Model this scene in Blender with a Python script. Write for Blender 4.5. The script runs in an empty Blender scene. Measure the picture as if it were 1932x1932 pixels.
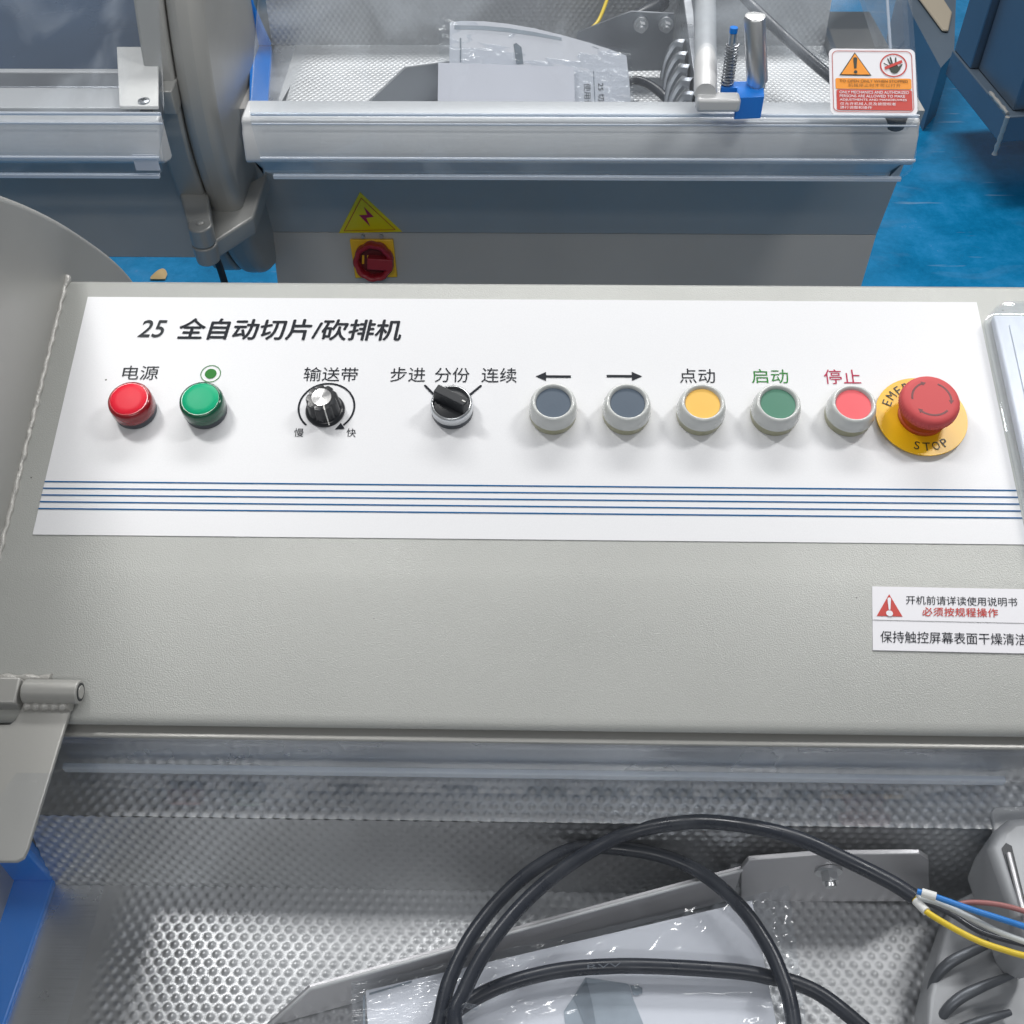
import bpy, bmesh, math, random
import numpy as np
from mathutils import Vector, Matrix, noise

# ------------------------------------------------------------------ camera
SC = bpy.context.scene
COL = SC.collection
H = 1.45                       # height of the phone above the floor
TILT = math.radians(15.4)      # slope of the control panel
FOC, DIST = 2100.0, 0.574      # focal length in 1932-px units, phone to panel plane
RT = Vector((0.99979, 0.01974, -0.00751))
UP = Vector((-0.00964, 0.74282, 0.66943))
RT.normalize(); UP = (UP - RT * UP.dot(RT)).normalized()
BK = RT.cross(UP).normalized(); FW = -BK
CAM = Vector((0, 0, H))
cd = bpy.data.cameras.new('camera')
cam = bpy.data.objects.new('camera', cd); COL.objects.link(cam)
cam.matrix_world = Matrix(((RT.x, UP.x, BK.x, 0), (RT.y, UP.y, BK.y, 0), (RT.z, UP.z, BK.z, H), (0, 0, 0, 1)))
cd.sensor_width = 36; cd.lens = 36 * FOC / 1932; cd.clip_start = 0.01; cd.clip_end = 60
SC.camera = cam

# ------------------------------------------------------------------ light
world = bpy.data.worlds.new('World'); SC.world = world; world.use_nodes = True
wn = world.node_tree.nodes; wl = world.node_tree.links
bg = wn['Background']; tc = wn.new('ShaderNodeTexCoord')
sep = wn.new('ShaderNodeSeparateXYZ'); wl.new(tc.outputs['Generated'], sep.inputs[0])
ramp = wn.new('ShaderNodeValToRGB'); wl.new(sep.outputs['Z'], ramp.inputs[0])
ramp.color_ramp.elements[0].position = 0.0; ramp.color_ramp.elements[0].color = (0.40, 0.42, 0.45, 1)
ramp.color_ramp.elements[1].position = 0.9; ramp.color_ramp.elements[1].color = (0.78, 0.80, 0.84, 1)
e = ramp.color_ramp.elements.new(0.25); e.color = (0.46, 0.48, 0.51, 1)
e = ramp.color_ramp.elements.new(0.5); e.color = (0.55, 0.57, 0.60, 1)
wl.new(ramp.outputs[0], bg.inputs[0]); bg.inputs[1].default_value = 0.42

def lamp(name, loc, target, sx, sy, power, col=(1, 0.985, 0.96)):
    l = bpy.data.lights.new(name, 'AREA'); l.shape = 'RECTANGLE'; l.size = sx; l.size_y = sy
    l.energy = power; l.color = col
    o = bpy.data.objects.new(name, l); COL.objects.link(o); o.location = loc
    d = Vector(target) - Vector(loc)
    o.rotation_euler = d.to_track_quat('-Z', 'Y').to_euler()
    return o
lamp('ceiling_lamp', (-0.53, 0.76, 1.93), (0, 0.40, 0.95), 0.10, 0.26, 5.4)
lamp('ceiling_lamp', (0.69, 0.76, 1.93), (0, 0.40, 0.95), 0.10, 0.26, 5.8)
lamp('ceiling_lamp', (0.3, 2.7, 3.2), (0.3, 2.2, 0), 2.2, 0.5, 90)
lamp('ceiling_lamp', (0.05, -1.3, 2.9), (0.05, 0.9, 0.9), 1.5, 0.14, 14)
SC.view_settings.view_transform = 'Standard'; SC.view_settings.look = 'None'
SC.view_settings.exposure = -0.27; SC.view_settings.gamma = 1; SC.view_settings.use_curve_mapping = False

# ------------------------------------------------------------------ measuring helpers
def ray(u, v): return FW + RT * ((u - 966) / FOC) - UP * ((v - 966) / FOC)
def onplane(u, v, n, p):
    n = Vector(n); d = ray(u, v)
    return CAM + d * (n.dot(Vector(p) - CAM) / n.dot(d))
def Xp(u, v, x): return onplane(u, v, (1, 0, 0), (x, 0, 0))
def Yp(u, v, y): return onplane(u, v, (0, 1, 0), (0, y, 0))
def Zp(u, v, z): return onplane(u, v, (0, 0, 1), (0, 0, z))
NP = Vector((0, -math.sin(TILT), math.cos(TILT))); UPN = Vector((0, math.cos(TILT), math.sin(TILT)))
P0 = CAM - NP * DIST
def pan(u, v, h=0.0):                       # panel coordinates (x, s) of a pixel at height h over the panel
    d = onplane(u, v, NP, P0 + NP * h) - CAM
    return d.x, d.dot(UPN)
def PW(x, s, h=0.0): return P0 + Vector((x, 0, 0)) + UPN * s + NP * h
def frame(o, ex, ez):                       # matrix with local x = ex, z = ez
    ex = Vector(ex).normalized(); ez = Vector(ez); ez = (ez - ex * ez.dot(ex)).normalized(); ey = ez.cross(ex)
    o = Vector(o)
    return Matrix(((ex.x, ey.x, ez.x, o.x), (ex.y, ey.y, ez.y, o.y), (ex.z, ey.z, ez.z, o.z), (0, 0, 0, 1)))
def PM(x, s, h=0.0): return frame(PW(x, s, h), (1, 0, 0), NP)

# ------------------------------------------------------------------ materials
def mat(name, col, rough=0.5, metal=0.0, spec=0.5, bump=None, var=None, coat=0.0, coat_rough=0.05, aniso=0.0,
        brush=None, specks=False, rvar=None):
    m = bpy.data.materials.new(name); m.use_nodes = True
    nt = m.node_tree; n = nt.nodes; L = nt.links; b = n['Principled BSDF']
    b.inputs['Base Color'].default_value = (*col, 1); b.inputs['Roughness'].default_value = rough
    b.inputs['Metallic'].default_value = metal; b.inputs['Specular IOR Level'].default_value = spec
    b.inputs['Coat Weight'].default_value = coat; b.inputs['Coat Roughness'].default_value = coat_rough
    b.inputs['Anisotropic'].default_value = aniso
    geo = n.new('ShaderNodeNewGeometry'); pos = geo.outputs['Position']
    colout = None
    if var:                                  # (scale, amount)
        t = n.new('ShaderNodeTexNoise'); t.inputs['Scale'].default_value = var[0]; t.inputs['Detail'].default_value = 6
        L.new(pos, t.inputs['Vector'])
        r = n.new('ShaderNodeMapRange'); L.new(t.outputs[0], r.inputs[0])
        r.inputs[1].default_value = 0.25; r.inputs[2].default_value = 0.75
        r.inputs[3].default_value = 1 - var[1]; r.inputs[4].default_value = 1 + var[1]
        mx = n.new('ShaderNodeVectorMath'); mx.operation = 'SCALE'; mx.inputs[0].default_value = col
        L.new(r.outputs[0], mx.inputs['Scale']); colout = mx.outputs[0]
    if specks:                               # a few dark specks of grit
        v = n.new('ShaderNodeTexVoronoi'); v.inputs['Scale'].default_value = 38; L.new(pos, v.inputs['Vector'])
        lt = n.new('ShaderNodeMath'); lt.operation = 'LESS_THAN'; lt.inputs[1].default_value = 0.026
        L.new(v.outputs['Distance'], lt.inputs[0])
        mx = n.new('ShaderNodeMix'); mx.data_type = 'RGBA'; L.new(lt.outputs[0], mx.inputs[0])
        if colout: L.new(colout, mx.inputs[6])
        else: mx.inputs[6].default_value = (*col, 1)
        mx.inputs[7].default_value = (0.12, 0.12, 0.12, 1); colout = mx.outputs[2]
    if colout: L.new(colout, b.inputs['Base Color'])
    if rvar:                                 # (scale, lo, hi)
        t = n.new('ShaderNodeTexNoise'); t.inputs['Scale'].default_value = rvar[0]; t.inputs['Detail'].default_value = 5
        L.new(pos, t.inputs['Vector'])
        r = n.new('ShaderNodeMapRange'); L.new(t.outputs[0], r.inputs[0])
        r.inputs[1].default_value = 0.3; r.inputs[2].default_value = 0.7
        r.inputs[3].default_value = rvar[1]; r.inputs[4].default_value = rvar[2]
        L.new(r.outputs[0], b.inputs['Roughness'])
    h = None
    if bump:                                 # (scale, strength, distance)
        t = n.new('ShaderNodeTexNoise'); t.inputs['Scale'].default_value = bump[0]; t.inputs['Detail'].default_value = 3
        L.new(pos, t.inputs['Vector']); h = t.outputs[0]
    if brush:                                # (scale, strength, distance) drawn out along x
        mp = n.new('ShaderNodeMapping'); mp.inputs['Scale'].default_value = (0.02, 1, 1); L.new(pos, mp.inputs[0])
        t = n.new('ShaderNodeTexNoise'); t.inputs['Scale'].default_value = brush[0]; t.inputs['Detail'].default_value = 4
        L.new(mp.outputs[0], t.inputs['Vector']); h = t.outputs[0]; bump = brush
    if h:
        bm = n.new('ShaderNodeBump'); bm.inputs['Strength'].default_value = bump[1]; bm.inputs['Distance'].default_value = bump[2]
        L.new(h, bm.inputs['Height']); L.new(bm.outputs[0], b.inputs['Normal'])
    return m

def clear(name, tint, haze=0.03, gloss=1.0, rough=0.02, hazecol=(0.75, 0.82, 0.9), bump=None, fmin=0.04, smudge=0.0):
    m = bpy.data.materials.new(name); m.use_nodes = True
    nt = m.node_tree; n = nt.nodes; L = nt.links; n.remove(n['Principled BSDF']); out = n['Material Output']
    tr = n.new('ShaderNodeBsdfTransparent'); tr.inputs[0].default_value = (*tint, 1)
    gl = n.new('ShaderNodeBsdfGlossy'); gl.inputs['Roughness'].default_value = rough; gl.inputs[0].default_value = (gloss, gloss, gloss, 1)
    df = n.new('ShaderNodeBsdfDiffuse'); df.inputs[0].default_value = (*hazecol, 1)
    lwt = n.new('ShaderNodeLayerWeight'); lwt.inputs[0].default_value = 0.5
    pw_ = n.new('ShaderNodeMath'); pw_.operation = 'POWER'; pw_.inputs[1].default_value = 5; L.new(lwt.outputs['Facing'], pw_.inputs[0])
    lw = n.new('ShaderNodeMath'); lw.operation = 'MULTIPLY_ADD'; lw.inputs[1].default_value = 0.9; lw.inputs[2].default_value = fmin; L.new(pw_.outputs[0], lw.inputs[0])
    m1 = n.new('ShaderNodeMixShader'); m1.inputs[0].default_value = haze
    L.new(tr.outputs[0], m1.inputs[1]); L.new(df.outputs[0], m1.inputs[2])
    m2 = n.new('ShaderNodeMixShader'); L.new(lw.outputs[0], m2.inputs[0])
    L.new(m1.outputs[0], m2.inputs[1]); L.new(gl.outputs[0], m2.inputs[2]); L.new(m2.outputs[0], out.inputs[0])
    if smudge:
        g2 = n.new('ShaderNodeNewGeometry'); m3 = n.new('ShaderNodeMapping'); m3.inputs['Rotation'].default_value = (0.4, 0.3, 0.9); m3.inputs['Scale'].default_value = (1, 0.45, 1)
        L.new(g2.outputs['Position'], m3.inputs[0]); t3 = n.new('ShaderNodeTexNoise'); t3.inputs['Scale'].default_value = 9; t3.inputs['Detail'].default_value = 7; t3.inputs['Distortion'].default_value = 1.5
        L.new(m3.outputs[0], t3.inputs['Vector']); r3 = n.new('ShaderNodeMapRange'); L.new(t3.outputs[0], r3.inputs[0])
        r3.inputs[1].default_value = 0.50; r3.inputs[2].default_value = 0.78; r3.inputs[3].default_value = haze; r3.inputs[4].default_value = haze + smudge
        L.new(r3.outputs[0], m1.inputs[0])
    if bump:
        geo = n.new('ShaderNodeNewGeometry')
        mp = n.new('ShaderNodeMapping'); mp.inputs['Rotation'].default_value = (0, 0, 0.7); mp.inputs['Scale'].default_value = (1, 0.3, 1)
        L.new(geo.outputs['Position'], mp.inputs[0])
        t = n.new('ShaderNodeTexNoise'); t.inputs['Scale'].default_value = bump[0]; t.inputs['Detail'].default_value = 3
        t.inputs['Distortion'].default_value = 0.6
        L.new(mp.outputs[0], t.inputs['Vector'])
        bm = n.new('ShaderNodeBump'); bm.inputs['Strength'].default_value = bump[1]; bm.inputs['Distance'].default_value = bump[2]
        L.new(t.outputs[0], bm.inputs['Height'])
        for s in (gl, df, lwt): L.new(bm.outputs[0], s.inputs['Normal'])
    return m

M = {}
M['paint'] = mat('grey_paint', (0.40, 0.41, 0.395), 0.44, 0.2, bump=(1500, 0.40, 0.0006), var=(5, 0.05), rvar=(9, 0.33, 0.5), specks=True)
M['smooth_paint'] = mat('smooth_grey_paint', (0.39, 0.39, 0.375), 0.42, 0.25, bump=(500, 0.06, 0.0005), var=(7, 0.06), rvar=(14, 0.32, 0.5))
M['sheet'] = mat('panel_sheet', (0.73, 0.74, 0.765), 0.42, bump=(1800, 0.12, 0.0003), var=(1200, 0.025), specks=True)
M['white_label'] = mat('label_white', (0.74, 0.74, 0.78), 0.4)
M['ink'] = mat('black_ink', (0.022, 0.025, 0.032), 0.6, spec=0.12)
M['ink_grey'] = mat('grey_ink', (0.045, 0.05, 0.055), 0.6, spec=0.12)
M['ink_blue'] = mat('blue_ink', (0.0, 0.10, 0.28), 0.6, spec=0.12)
M['ink_green'] = mat('green_ink', (0.045, 0.22, 0.05), 0.6, spec=0.12)
M['ink_red'] = mat('red_ink', (0.45, 0.045, 0.10), 0.6, spec=0.12)
M['sign_red'] = mat('sign_red', (0.50, 0.035, 0.025), 0.45)
M['sign_orange'] = mat('sign_orange', (0.80, 0.28, 0.012), 0.45)
M['sign_yellow'] = mat('sign_yellow', (0.90, 0.72, 0.01), 0.4)
M['sign_dark'] = mat('sign_dark', (0.02, 0.03, 0.02), 0.5)
M['sign_brown'] = mat('sign_brown', (0.28, 0.11, 0.01), 0.5)
M['weld'] = mat('painted_weld', (0.46, 0.455, 0.435), 0.4, 0.3, bump=(700, 0.5, 0.001))
M['steel'] = mat('brushed_steel', (0.58, 0.60, 0.63), 0.30, 1.0, brush=(900, 0.25, 0.0006), rvar=(25, 0.22, 0.38))
M['steel_dark'] = mat('dull_steel', (0.42, 0.44, 0.47), 0.36, 1.0, brush=(700, 0.2, 0.0006), rvar=(20, 0.28, 0.45))
M['dimple'] = mat('dimpled_steel', (0.56, 0.57, 0.58), 0.44, 1.0, rvar=(8, 0.34, 0.56), var=(9, 0.14), bump=(900, 0.05, 0.0004))
M['rail'] = mat('satin_rail', (0.62, 0.63, 0.64), 0.42, 0.2, brush=(500, 0.15, 0.0006))
M['guide'] = mat('guide_steel', (0.58, 0.575, 0.59), 0.38, 0.55, brush=(500, 0.15, 0.0005), rvar=(16, 0.28, 0.5))
M['claw'] = mat('shaded_claw_steel', (0.13, 0.14, 0.155), 0.42, 0.6)  # shade between the fins is put into this dark colour
M['arm'] = mat('cast_arm', (0.34, 0.35, 0.365), 0.5, 0.3, bump=(400, 0.08, 0.0005))
M['chrome'] = mat('polished_rod', (0.70, 0.71, 0.72), 0.36, 1.0)
M['body'] = mat('body_steel', (0.47, 0.46, 0.44), 0.46, 0.15, bump=(300, 0.05, 0.0005), var=(4, 0.09), rvar=(9, 0.36, 0.55))
M['blue'] = mat('blue_plastic', (0.004, 0.19, 0.68), 0.32, bump=(300, 0.05, 0.0005))
M['bright_blue'] = mat('bright_blue_plastic', (0.01, 0.20, 0.72), 0.35)
M['black'] = mat('black_plastic', (0.014, 0.016, 0.02), 0.28)
M['black_matt'] = mat('black_matt_plastic', (0.02, 0.023, 0.028), 0.5)
M['rubber'] = mat('cable_jacket', (0.014, 0.018, 0.028), 0.26, bump=(120, 0.2, 0.0008), rvar=(70, 0.2, 0.46))
M['collar'] = mat('dark_collar', (0.04, 0.05, 0.065), 0.4)
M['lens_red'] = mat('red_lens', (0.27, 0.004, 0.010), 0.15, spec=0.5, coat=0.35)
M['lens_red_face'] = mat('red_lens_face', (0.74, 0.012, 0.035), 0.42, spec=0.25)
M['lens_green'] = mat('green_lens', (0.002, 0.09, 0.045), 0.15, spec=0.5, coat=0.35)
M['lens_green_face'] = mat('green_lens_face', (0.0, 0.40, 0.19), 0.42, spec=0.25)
M['boot'] = mat('silicone_boot', (0.58, 0.60, 0.59), 0.25, coat=0.45, coat_rough=0.14)
M['boot_low'] = mat('yellowed_gasket', (0.36, 0.355, 0.235), 0.35)
M['cap_grey'] = mat('slate_cap', (0.075, 0.105, 0.145), 0.5, bump=(900, 0.1, 0.0004))
M['cap_yellow'] = mat('yellow_cap', (0.83, 0.50, 0.10), 0.5)
M['cap_green'] = mat('green_cap', (0.06, 0.21, 0.14), 0.5)
M['cap_red'] = mat('coral_cap', (0.80, 0.10, 0.12), 0.5)
M['satin'] = mat('satin_silver', (0.62, 0.64, 0.66), 0.28, 0.9)
M['spun'] = mat('spun_aluminium', (0.82, 0.82, 0.82), 0.25, 1.0)
M['estop_red'] = mat('stop_red', (0.58, 0.085, 0.09), 0.55, spec=0.3)
M['estop_dark'] = mat('stop_red_dark', (0.12, 0.008, 0.012), 0.45)
M['estop_stem'] = mat('stop_stem', (0.45, 0.07, 0.012), 0.4)
M['ring_yellow'] = mat('ring_yellow', (0.80, 0.46, 0.008), 0.35)
M['switch_yellow'] = mat('switch_yellow', (0.88, 0.52, 0.02), 0.4)
M['switch_red'] = mat('switch_red', (0.36, 0.018, 0.03), 0.38)
M['paper'] = mat('paper', (0.80, 0.81, 0.86), 0.6, var=(14, 0.02))
M['print_grey'] = mat('print_grey', (0.22, 0.26, 0.30), 0.6, var=(60, 0.25))
M['print_light'] = mat('print_light_grey', (0.36, 0.41, 0.46), 0.6, var=(60, 0.12))
M['acrylic'] = clear('clear_acrylic', (0.965, 0.975, 0.985), 0.02, smudge=0.16)
M['acrylic_near'] = clear('clear_acrylic_hazy', (0.975, 0.982, 0.992), 0.006, hazecol=(0.62, 0.68, 0.76), fmin=0.035, smudge=0.05)
M['acrylic_edge'] = clear('acrylic_cut_edge', (0.62, 0.72, 0.84), 0.58, hazecol=(0.74, 0.80, 0.87), rough=0.15)
M['film'] = clear('plastic_film', (0.93, 0.945, 0.96), 0.03, rough=0.13, bump=(30, 0.15, 0.004))
M['wire_blue'] = mat('blue_wire', (0.01, 0.20, 0.62), 0.35)
M['wire_yellow'] = mat('yellow_wire', (0.78, 0.56, 0.02), 0.35)
M['wire_white'] = mat('white_wire', (0.55, 0.58, 0.58), 0.35)
M['wire_brown'] = mat('brown_wire', (0.36, 0.13, 0.12), 0.4)
M['sleeve'] = mat('white_sleeve', (0.78, 0.78, 0.75), 0.4)
M['screen'] = mat('pale_screen', (0.72, 0.76, 0.84), 0.3)
M['cabinet'] = mat('blue_grey_cabinet', (0.15, 0.20, 0.26), 0.38, 0.4, var=(3, 0.15), bump=(200, 0.05, 0.0005))
M['beige'] = mat('beige_bar', (0.42, 0.37, 0.29), 0.5)
M['wood'] = mat('wood_chip', (0.62, 0.45, 0.22), 0.7)

def floor_mat():
    m = mat('blue_epoxy', (0.004, 0.16, 0.46), 0.3)
    nt = m.node_tree; n = nt.nodes; L = nt.links; b = n['Principled BSDF']
    geo = n.new('ShaderNodeNewGeometry')
    t = n.new('ShaderNodeTexNoise'); t.inputs['Scale'].default_value = 6.5; t.inputs['Detail'].default_value = 12; t.inputs['Roughness'].default_value = 0.78; t.inputs['Distortion'].default_value = 0.15
    L.new(geo.outputs['Position'], t.inputs['Vector'])
    r = n.new('ShaderNodeValToRGB'); L.new(t.outputs[0], r.inputs[0])
    el = r.color_ramp.elements
    el[0].position = 0.36; el[0].color = (0.002, 0.165, 0.37, 1); el[1].position = 0.62; el[1].color = (0.02, 0.28, 0.60, 1)
    q = el.new(0.50); q.color = (0.006, 0.23, 0.50, 1)
    q = el.new(0.72); q.color = (0.09, 0.25, 0.50, 1)
    # pale scuffs drawn out in one direction
    mp = n.new('ShaderNodeMapping'); mp.inputs['Rotation'].default_value = (0, 0, 0.5); mp.inputs['Scale'].default_value = (1, 2.2, 1)
    L.new(geo.outputs['Position'], mp.inputs[0])
    t2 = n.new('ShaderNodeTexNoise'); t2.inputs['Scale'].default_value = 4.5; t2.inputs['Detail'].default_value = 8; t2.inputs['Distortion'].default_value = 1.2
    L.new(mp.outputs[0], t2.inputs['Vector'])
    r2 = n.new('ShaderNodeMapRange'); L.new(t2.outputs[0], r2.inputs[0]); r2.inputs[1].default_value = 0.55; r2.inputs[2].default_value = 0.85; r2.inputs[4].default_value = 0.25
    mx = n.new('ShaderNodeMix'); mx.data_type = 'RGBA'; L.new(r2.outputs[0], mx.inputs[0]); L.new(r.outputs[0], mx.inputs[6]); mx.inputs[7].default_value = (0.26, 0.42, 0.66, 1)
    mp2 = n.new('ShaderNodeMapping'); mp2.inputs['Rotation'].default_value = (0, 0, -0.65); mp2.inputs['Scale'].default_value = (1.6, 14, 1); L.new(geo.outputs['Position'], mp2.inputs[0])
    t4 = n.new('ShaderNodeTexNoise'); t4.inputs['Scale'].default_value = 3.0; t4.inputs['Detail'].default_value = 4; t4.inputs['Distortion'].default_value = 0.3
    L.new(mp2.outputs[0], t4.inputs['Vector'])
    r4 = n.new('ShaderNodeMapRange'); L.new(t4.outputs[0], r4.inputs[0]); r4.inputs[1].default_value = 0.66; r4.inputs[2].default_value = 0.74; r4.inputs[4].default_value = 0.55
    mx2 = n.new('ShaderNodeMix'); mx2.data_type = 'RGBA'; L.new(r4.outputs[0], mx2.inputs[0]); L.new(mx.outputs[2], mx2.inputs[6]); mx2.inputs[7].default_value = (0.36, 0.50, 0.68, 1)
    L.new(mx2.outputs[2], b.inputs['Base Color'])
    r3 = n.new('ShaderNodeMapRange'); L.new(t.outputs[0], r3.inputs[0]); r3.inputs[3].default_value = 0.08; r3.inputs[4].default_value = 0.38
    L.new(r3.outputs[0], b.inputs['Roughness'])
    bm = n.new('ShaderNodeBump'); bm.inputs['Strength'].default_value = 0.12; bm.inputs['Distance'].default_value = 0.01
    L.new(t2.outputs[0], bm.inputs['Height']); L.new(bm.outputs[0], b.inputs['Normal'])
    return m
M['floor'] = floor_mat()

# ------------------------------------------------------------------ mesh building
WORLD = {}
class MB:
    def __init__(s): s.v = []; s.f = []
    def add(s, v, f):
        o = len(s.v); s.v += [tuple(x) for x in v]; s.f += [tuple(i + o for i in q) for q in f]; return s
    def poly(s, pts): return s.add(pts, [tuple(range(len(pts)))])
    def box(s, a, b):
        x0, y0, z0 = a; x1, y1, z1 = b
        return s.add([(x0, y0, z0), (x1, y0, z0), (x1, y1, z0), (x0, y1, z0), (x0, y0, z1), (x1, y0, z1), (x1, y1, z1), (x0, y1, z1)],
                     [(0, 3, 2, 1), (4, 5, 6, 7), (0, 1, 5, 4), (1, 2, 6, 5), (2, 3, 7, 6), (3, 0, 4, 7)])
    def prism(s, pts, vec):                  # polygon swept along vec
        n = len(pts); vec = Vector(vec); p = [Vector(q) for q in pts]
        return s.add(p + [q + vec for q in p], [tuple(range(n))[::-1], tuple(range(n, 2 * n))] +
                     [(i, (i + 1) % n, n + (i + 1) % n, n + i) for i in range(n)])
    def ext(s, prof, x0, x1):                # closed (y, z) profile swept along x
        return s.prism([(x0, y, z) for y, z in prof], (x1 - x0, 0, 0))
    def lathe(s, prof, seg=48, c=(0, 0), mod=None):
        n = len(prof); o = len(s.v)
        for r, z in prof:
            for k in range(seg):
                a = 2 * math.pi * k / seg; rr = r * (mod(a, z) if mod else 1)
                s.v.append((c[0] + rr * math.cos(a), c[1] + rr * math.sin(a), z))
        for i in range(n - 1):
            for k in range(seg):
                k2 = (k + 1) % seg
                s.f.append((o + i * seg + k, o + i * seg + k2, o + (i + 1) * seg + k2, o + (i + 1) * seg + k))
        if prof[0][0] > 1e-6: s.f.append(tuple(o + k for k in range(seg))[::-1])
        if prof[-1][0] > 1e-6: s.f.append(tuple(o + (n - 1) * seg + k for k in range(seg)))
        return s
    def tube(s, pts, r, seg=12, caps=True):
        p = [Vector(q) for q in pts]; n = len(p); o = len(s.v); nrm = None
        for i in range(n):
            t = (p[min(i + 1, n - 1)] - p[max(i - 1, 0)]).normalized()
            if nrm is None:
                nrm = t.orthogonal().normalized()
            nrm = (nrm - t * nrm.dot(t)).normalized(); b = t.cross(nrm)
            rr = r(i / (n - 1)) if callable(r) else r
            for k in range(seg):
                a = 2 * math.pi * k / seg
                s.v.append(tuple(p[i] + nrm * (rr * math.cos(a)) + b * (rr * math.sin(a))))
        for i in range(n - 1):
            for k in range(seg):
                k2 = (k + 1) % seg
                s.f.append((o + i * seg + k, o + i * seg + k2, o + (i + 1) * seg + k2, o + (i + 1) * seg + k))
        if caps:
            s.f.append(tuple(o + k for k in range(seg))[::-1]); s.f.append(tuple(o + (n - 1) * seg + k for k in range(seg)))
        return s
    def grid(s, fn, nu, nv):
        o = len(s.v)
        for j in range(nv + 1):
            for i in range(nu + 1): s.v.append(tuple(fn(i / nu, j / nv)))
        for j in range(nv):
            for i in range(nu):
                a = o + j * (nu + 1) + i; s.f.append((a, a + 1, a + nu + 2, a + nu + 1))
        return s
    def mesh(s, name):
        me = bpy.data.meshes.new(name); me.from_pydata(s.v, [], s.f); me.validate(); return me

def put(name, me, m, parent=None, mw=None, smooth=40, bevel=None, seg=3, label=None, cat=None, group=None, kind=None, solid=None):
    if isinstance(me, MB):
        me = me.mesh(name)
        b = bmesh.new(); b.from_mesh(me); bmesh.ops.recalc_face_normals(b, faces=b.faces); b.to_mesh(me); b.free()
    if m and not me.materials: me.materials.append(m)
    if smooth and len(me.polygons):
        me.polygons.foreach_set('use_smooth', [True] * len(me.polygons)); me.set_sharp_from_angle(angle=math.radians(smooth))
    o = bpy.data.objects.new(name, me); COL.objects.link(o)
    link(o, parent, mw)
    if solid:
        q = o.modifiers.new('thickness', 'SOLIDIFY'); q.thickness = solid; q.offset = 0
        q = o.modifiers.new('crease', 'EDGE_SPLIT'); q.split_angle = math.radians(35)
    if bevel:
        q = o.modifiers.new('edge', 'BEVEL'); q.width = bevel; q.segments = seg; q.limit_method = 'ANGLE'; q.angle_limit = math.radians(35)
        q.harden_normals = False
    tag(o, label, cat, group, kind); return o
def link(o, parent, mw):
    mw = mw or Matrix.Identity(4); WORLD[o.name] = mw
    if parent:
        o.parent = parent; o.matrix_parent_inverse = Matrix.Identity(4)
        o.matrix_basis = WORLD[parent.name].inverted() @ mw
    else: o.matrix_basis = mw
def tag(o, label=None, cat=None, group=None, kind=None):
    for k, x in (('label', label), ('category', cat), ('group', group), ('kind', kind)):
        if x: o[k] = x
def thing(name, loc, label, cat, group=None):
    o = bpy.data.objects.new(name, None); COL.objects.link(o); o.empty_display_size = 0.05
    link(o, None, Matrix.Translation(loc)); tag(o, label, cat, group); return o

def smoothpath(pts, n=10):
    p = [Vector(q) for q in pts]; out = []
    for i in range(len(p) - 1):
        a = p[max(i - 1, 0)]; b = p[i]; c = p[i + 1]; d = p[min(i + 2, len(p) - 1)]
        for k in range(n):
            t = k / n
            out.append(0.5 * ((2 * b) + (c - a) * t + (2 * a - 5 * b + 4 * c - d) * t * t + (3 * b - a - 3 * c + d) * t ** 3))
    out.append(p[-1]); return out
def closedpath(pts, n=8):
    p = [Vector((q[0], q[1], 0)) for q in pts]; m = len(p); out = []
    for i in range(m):
        a, b, c, d = p[i - 1], p[i], p[(i + 1) % m], p[(i + 2) % m]
        for k in range(n):
            t = k / n
            q = 0.5 * ((2 * b) + (c - a) * t + (2 * a - 5 * b + 4 * c - d) * t * t + (3 * b - a - 3 * c + d) * t ** 3)
            out.append((q.x, q.y))
    return out
def rounded(w, h, r, n=6):
    out = []
    for cx, cy, a0 in ((w / 2 - r, h / 2 - r, 0), (-w / 2 + r, h / 2 - r, 90), (-w / 2 + r, -h / 2 + r, 180), (w / 2 - r, -h / 2 + r, 270)):
        for k in range(n + 1):
            a = math.radians(a0 + 90 * k / n); out.append((cx + r * math.cos(a), cy + r * math.sin(a), 0))
    return out

# lettering: a filled text turned into a mesh whose bounding box is 1 x 1
_dg = None
def text_mesh(body, shear=0.0, bold=0.0, space=1.0):
    c = bpy.data.curves.new('lettering', 'FONT'); c.body = body; c.size = 1; c.shear = shear; c.space_character = space
    c.resolution_u = 4
    o = bpy.data.objects.new('lettering', c); COL.objects.link(o)
    dg = bpy.context.evaluated_depsgraph_get(); dg.update()
    me = bpy.data.meshes.new_from_object(o.evaluated_get(dg)); me = me.copy() if me.users else me
    bpy.data.objects.remove(o); bpy.data.curves.remove(c)
    n = len(me.vertices); co = np.zeros(n * 3, np.float32); me.vertices.foreach_get('co', co); co = co.reshape(-1, 3)
    lo = co.min(0); hi = co.max(0); asp = (hi[0] - lo[0]) / (hi[1] - lo[1])
    co[:, :2] = (co[:, :2] - lo[:2]) / (hi[:2] - lo[:2]); co[:, 2] = 0
    if bold:                                  # heavier strokes: shifted copies a hair above one another
        fs = [tuple(p.vertices) for p in me.polygons]; vs = []; ff = []
        for k, (ax, ay) in enumerate(((0, 0), (bold / asp, 0), (-bold / asp, 0), (0, bold), (0, -bold))):
            vs += [(x + ax, y + ay, k * 2e-5) for x, y, _ in co]; ff += [tuple(i + k * n for i in f) for f in fs]
        me = bpy.data.meshes.new('lettering'); me.from_pydata(vs, [], ff); me.update()
        return me, asp
    me.vertices.foreach_set('co', co.ravel()); me.update(); me.materials.clear()
    return me, asp
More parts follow.
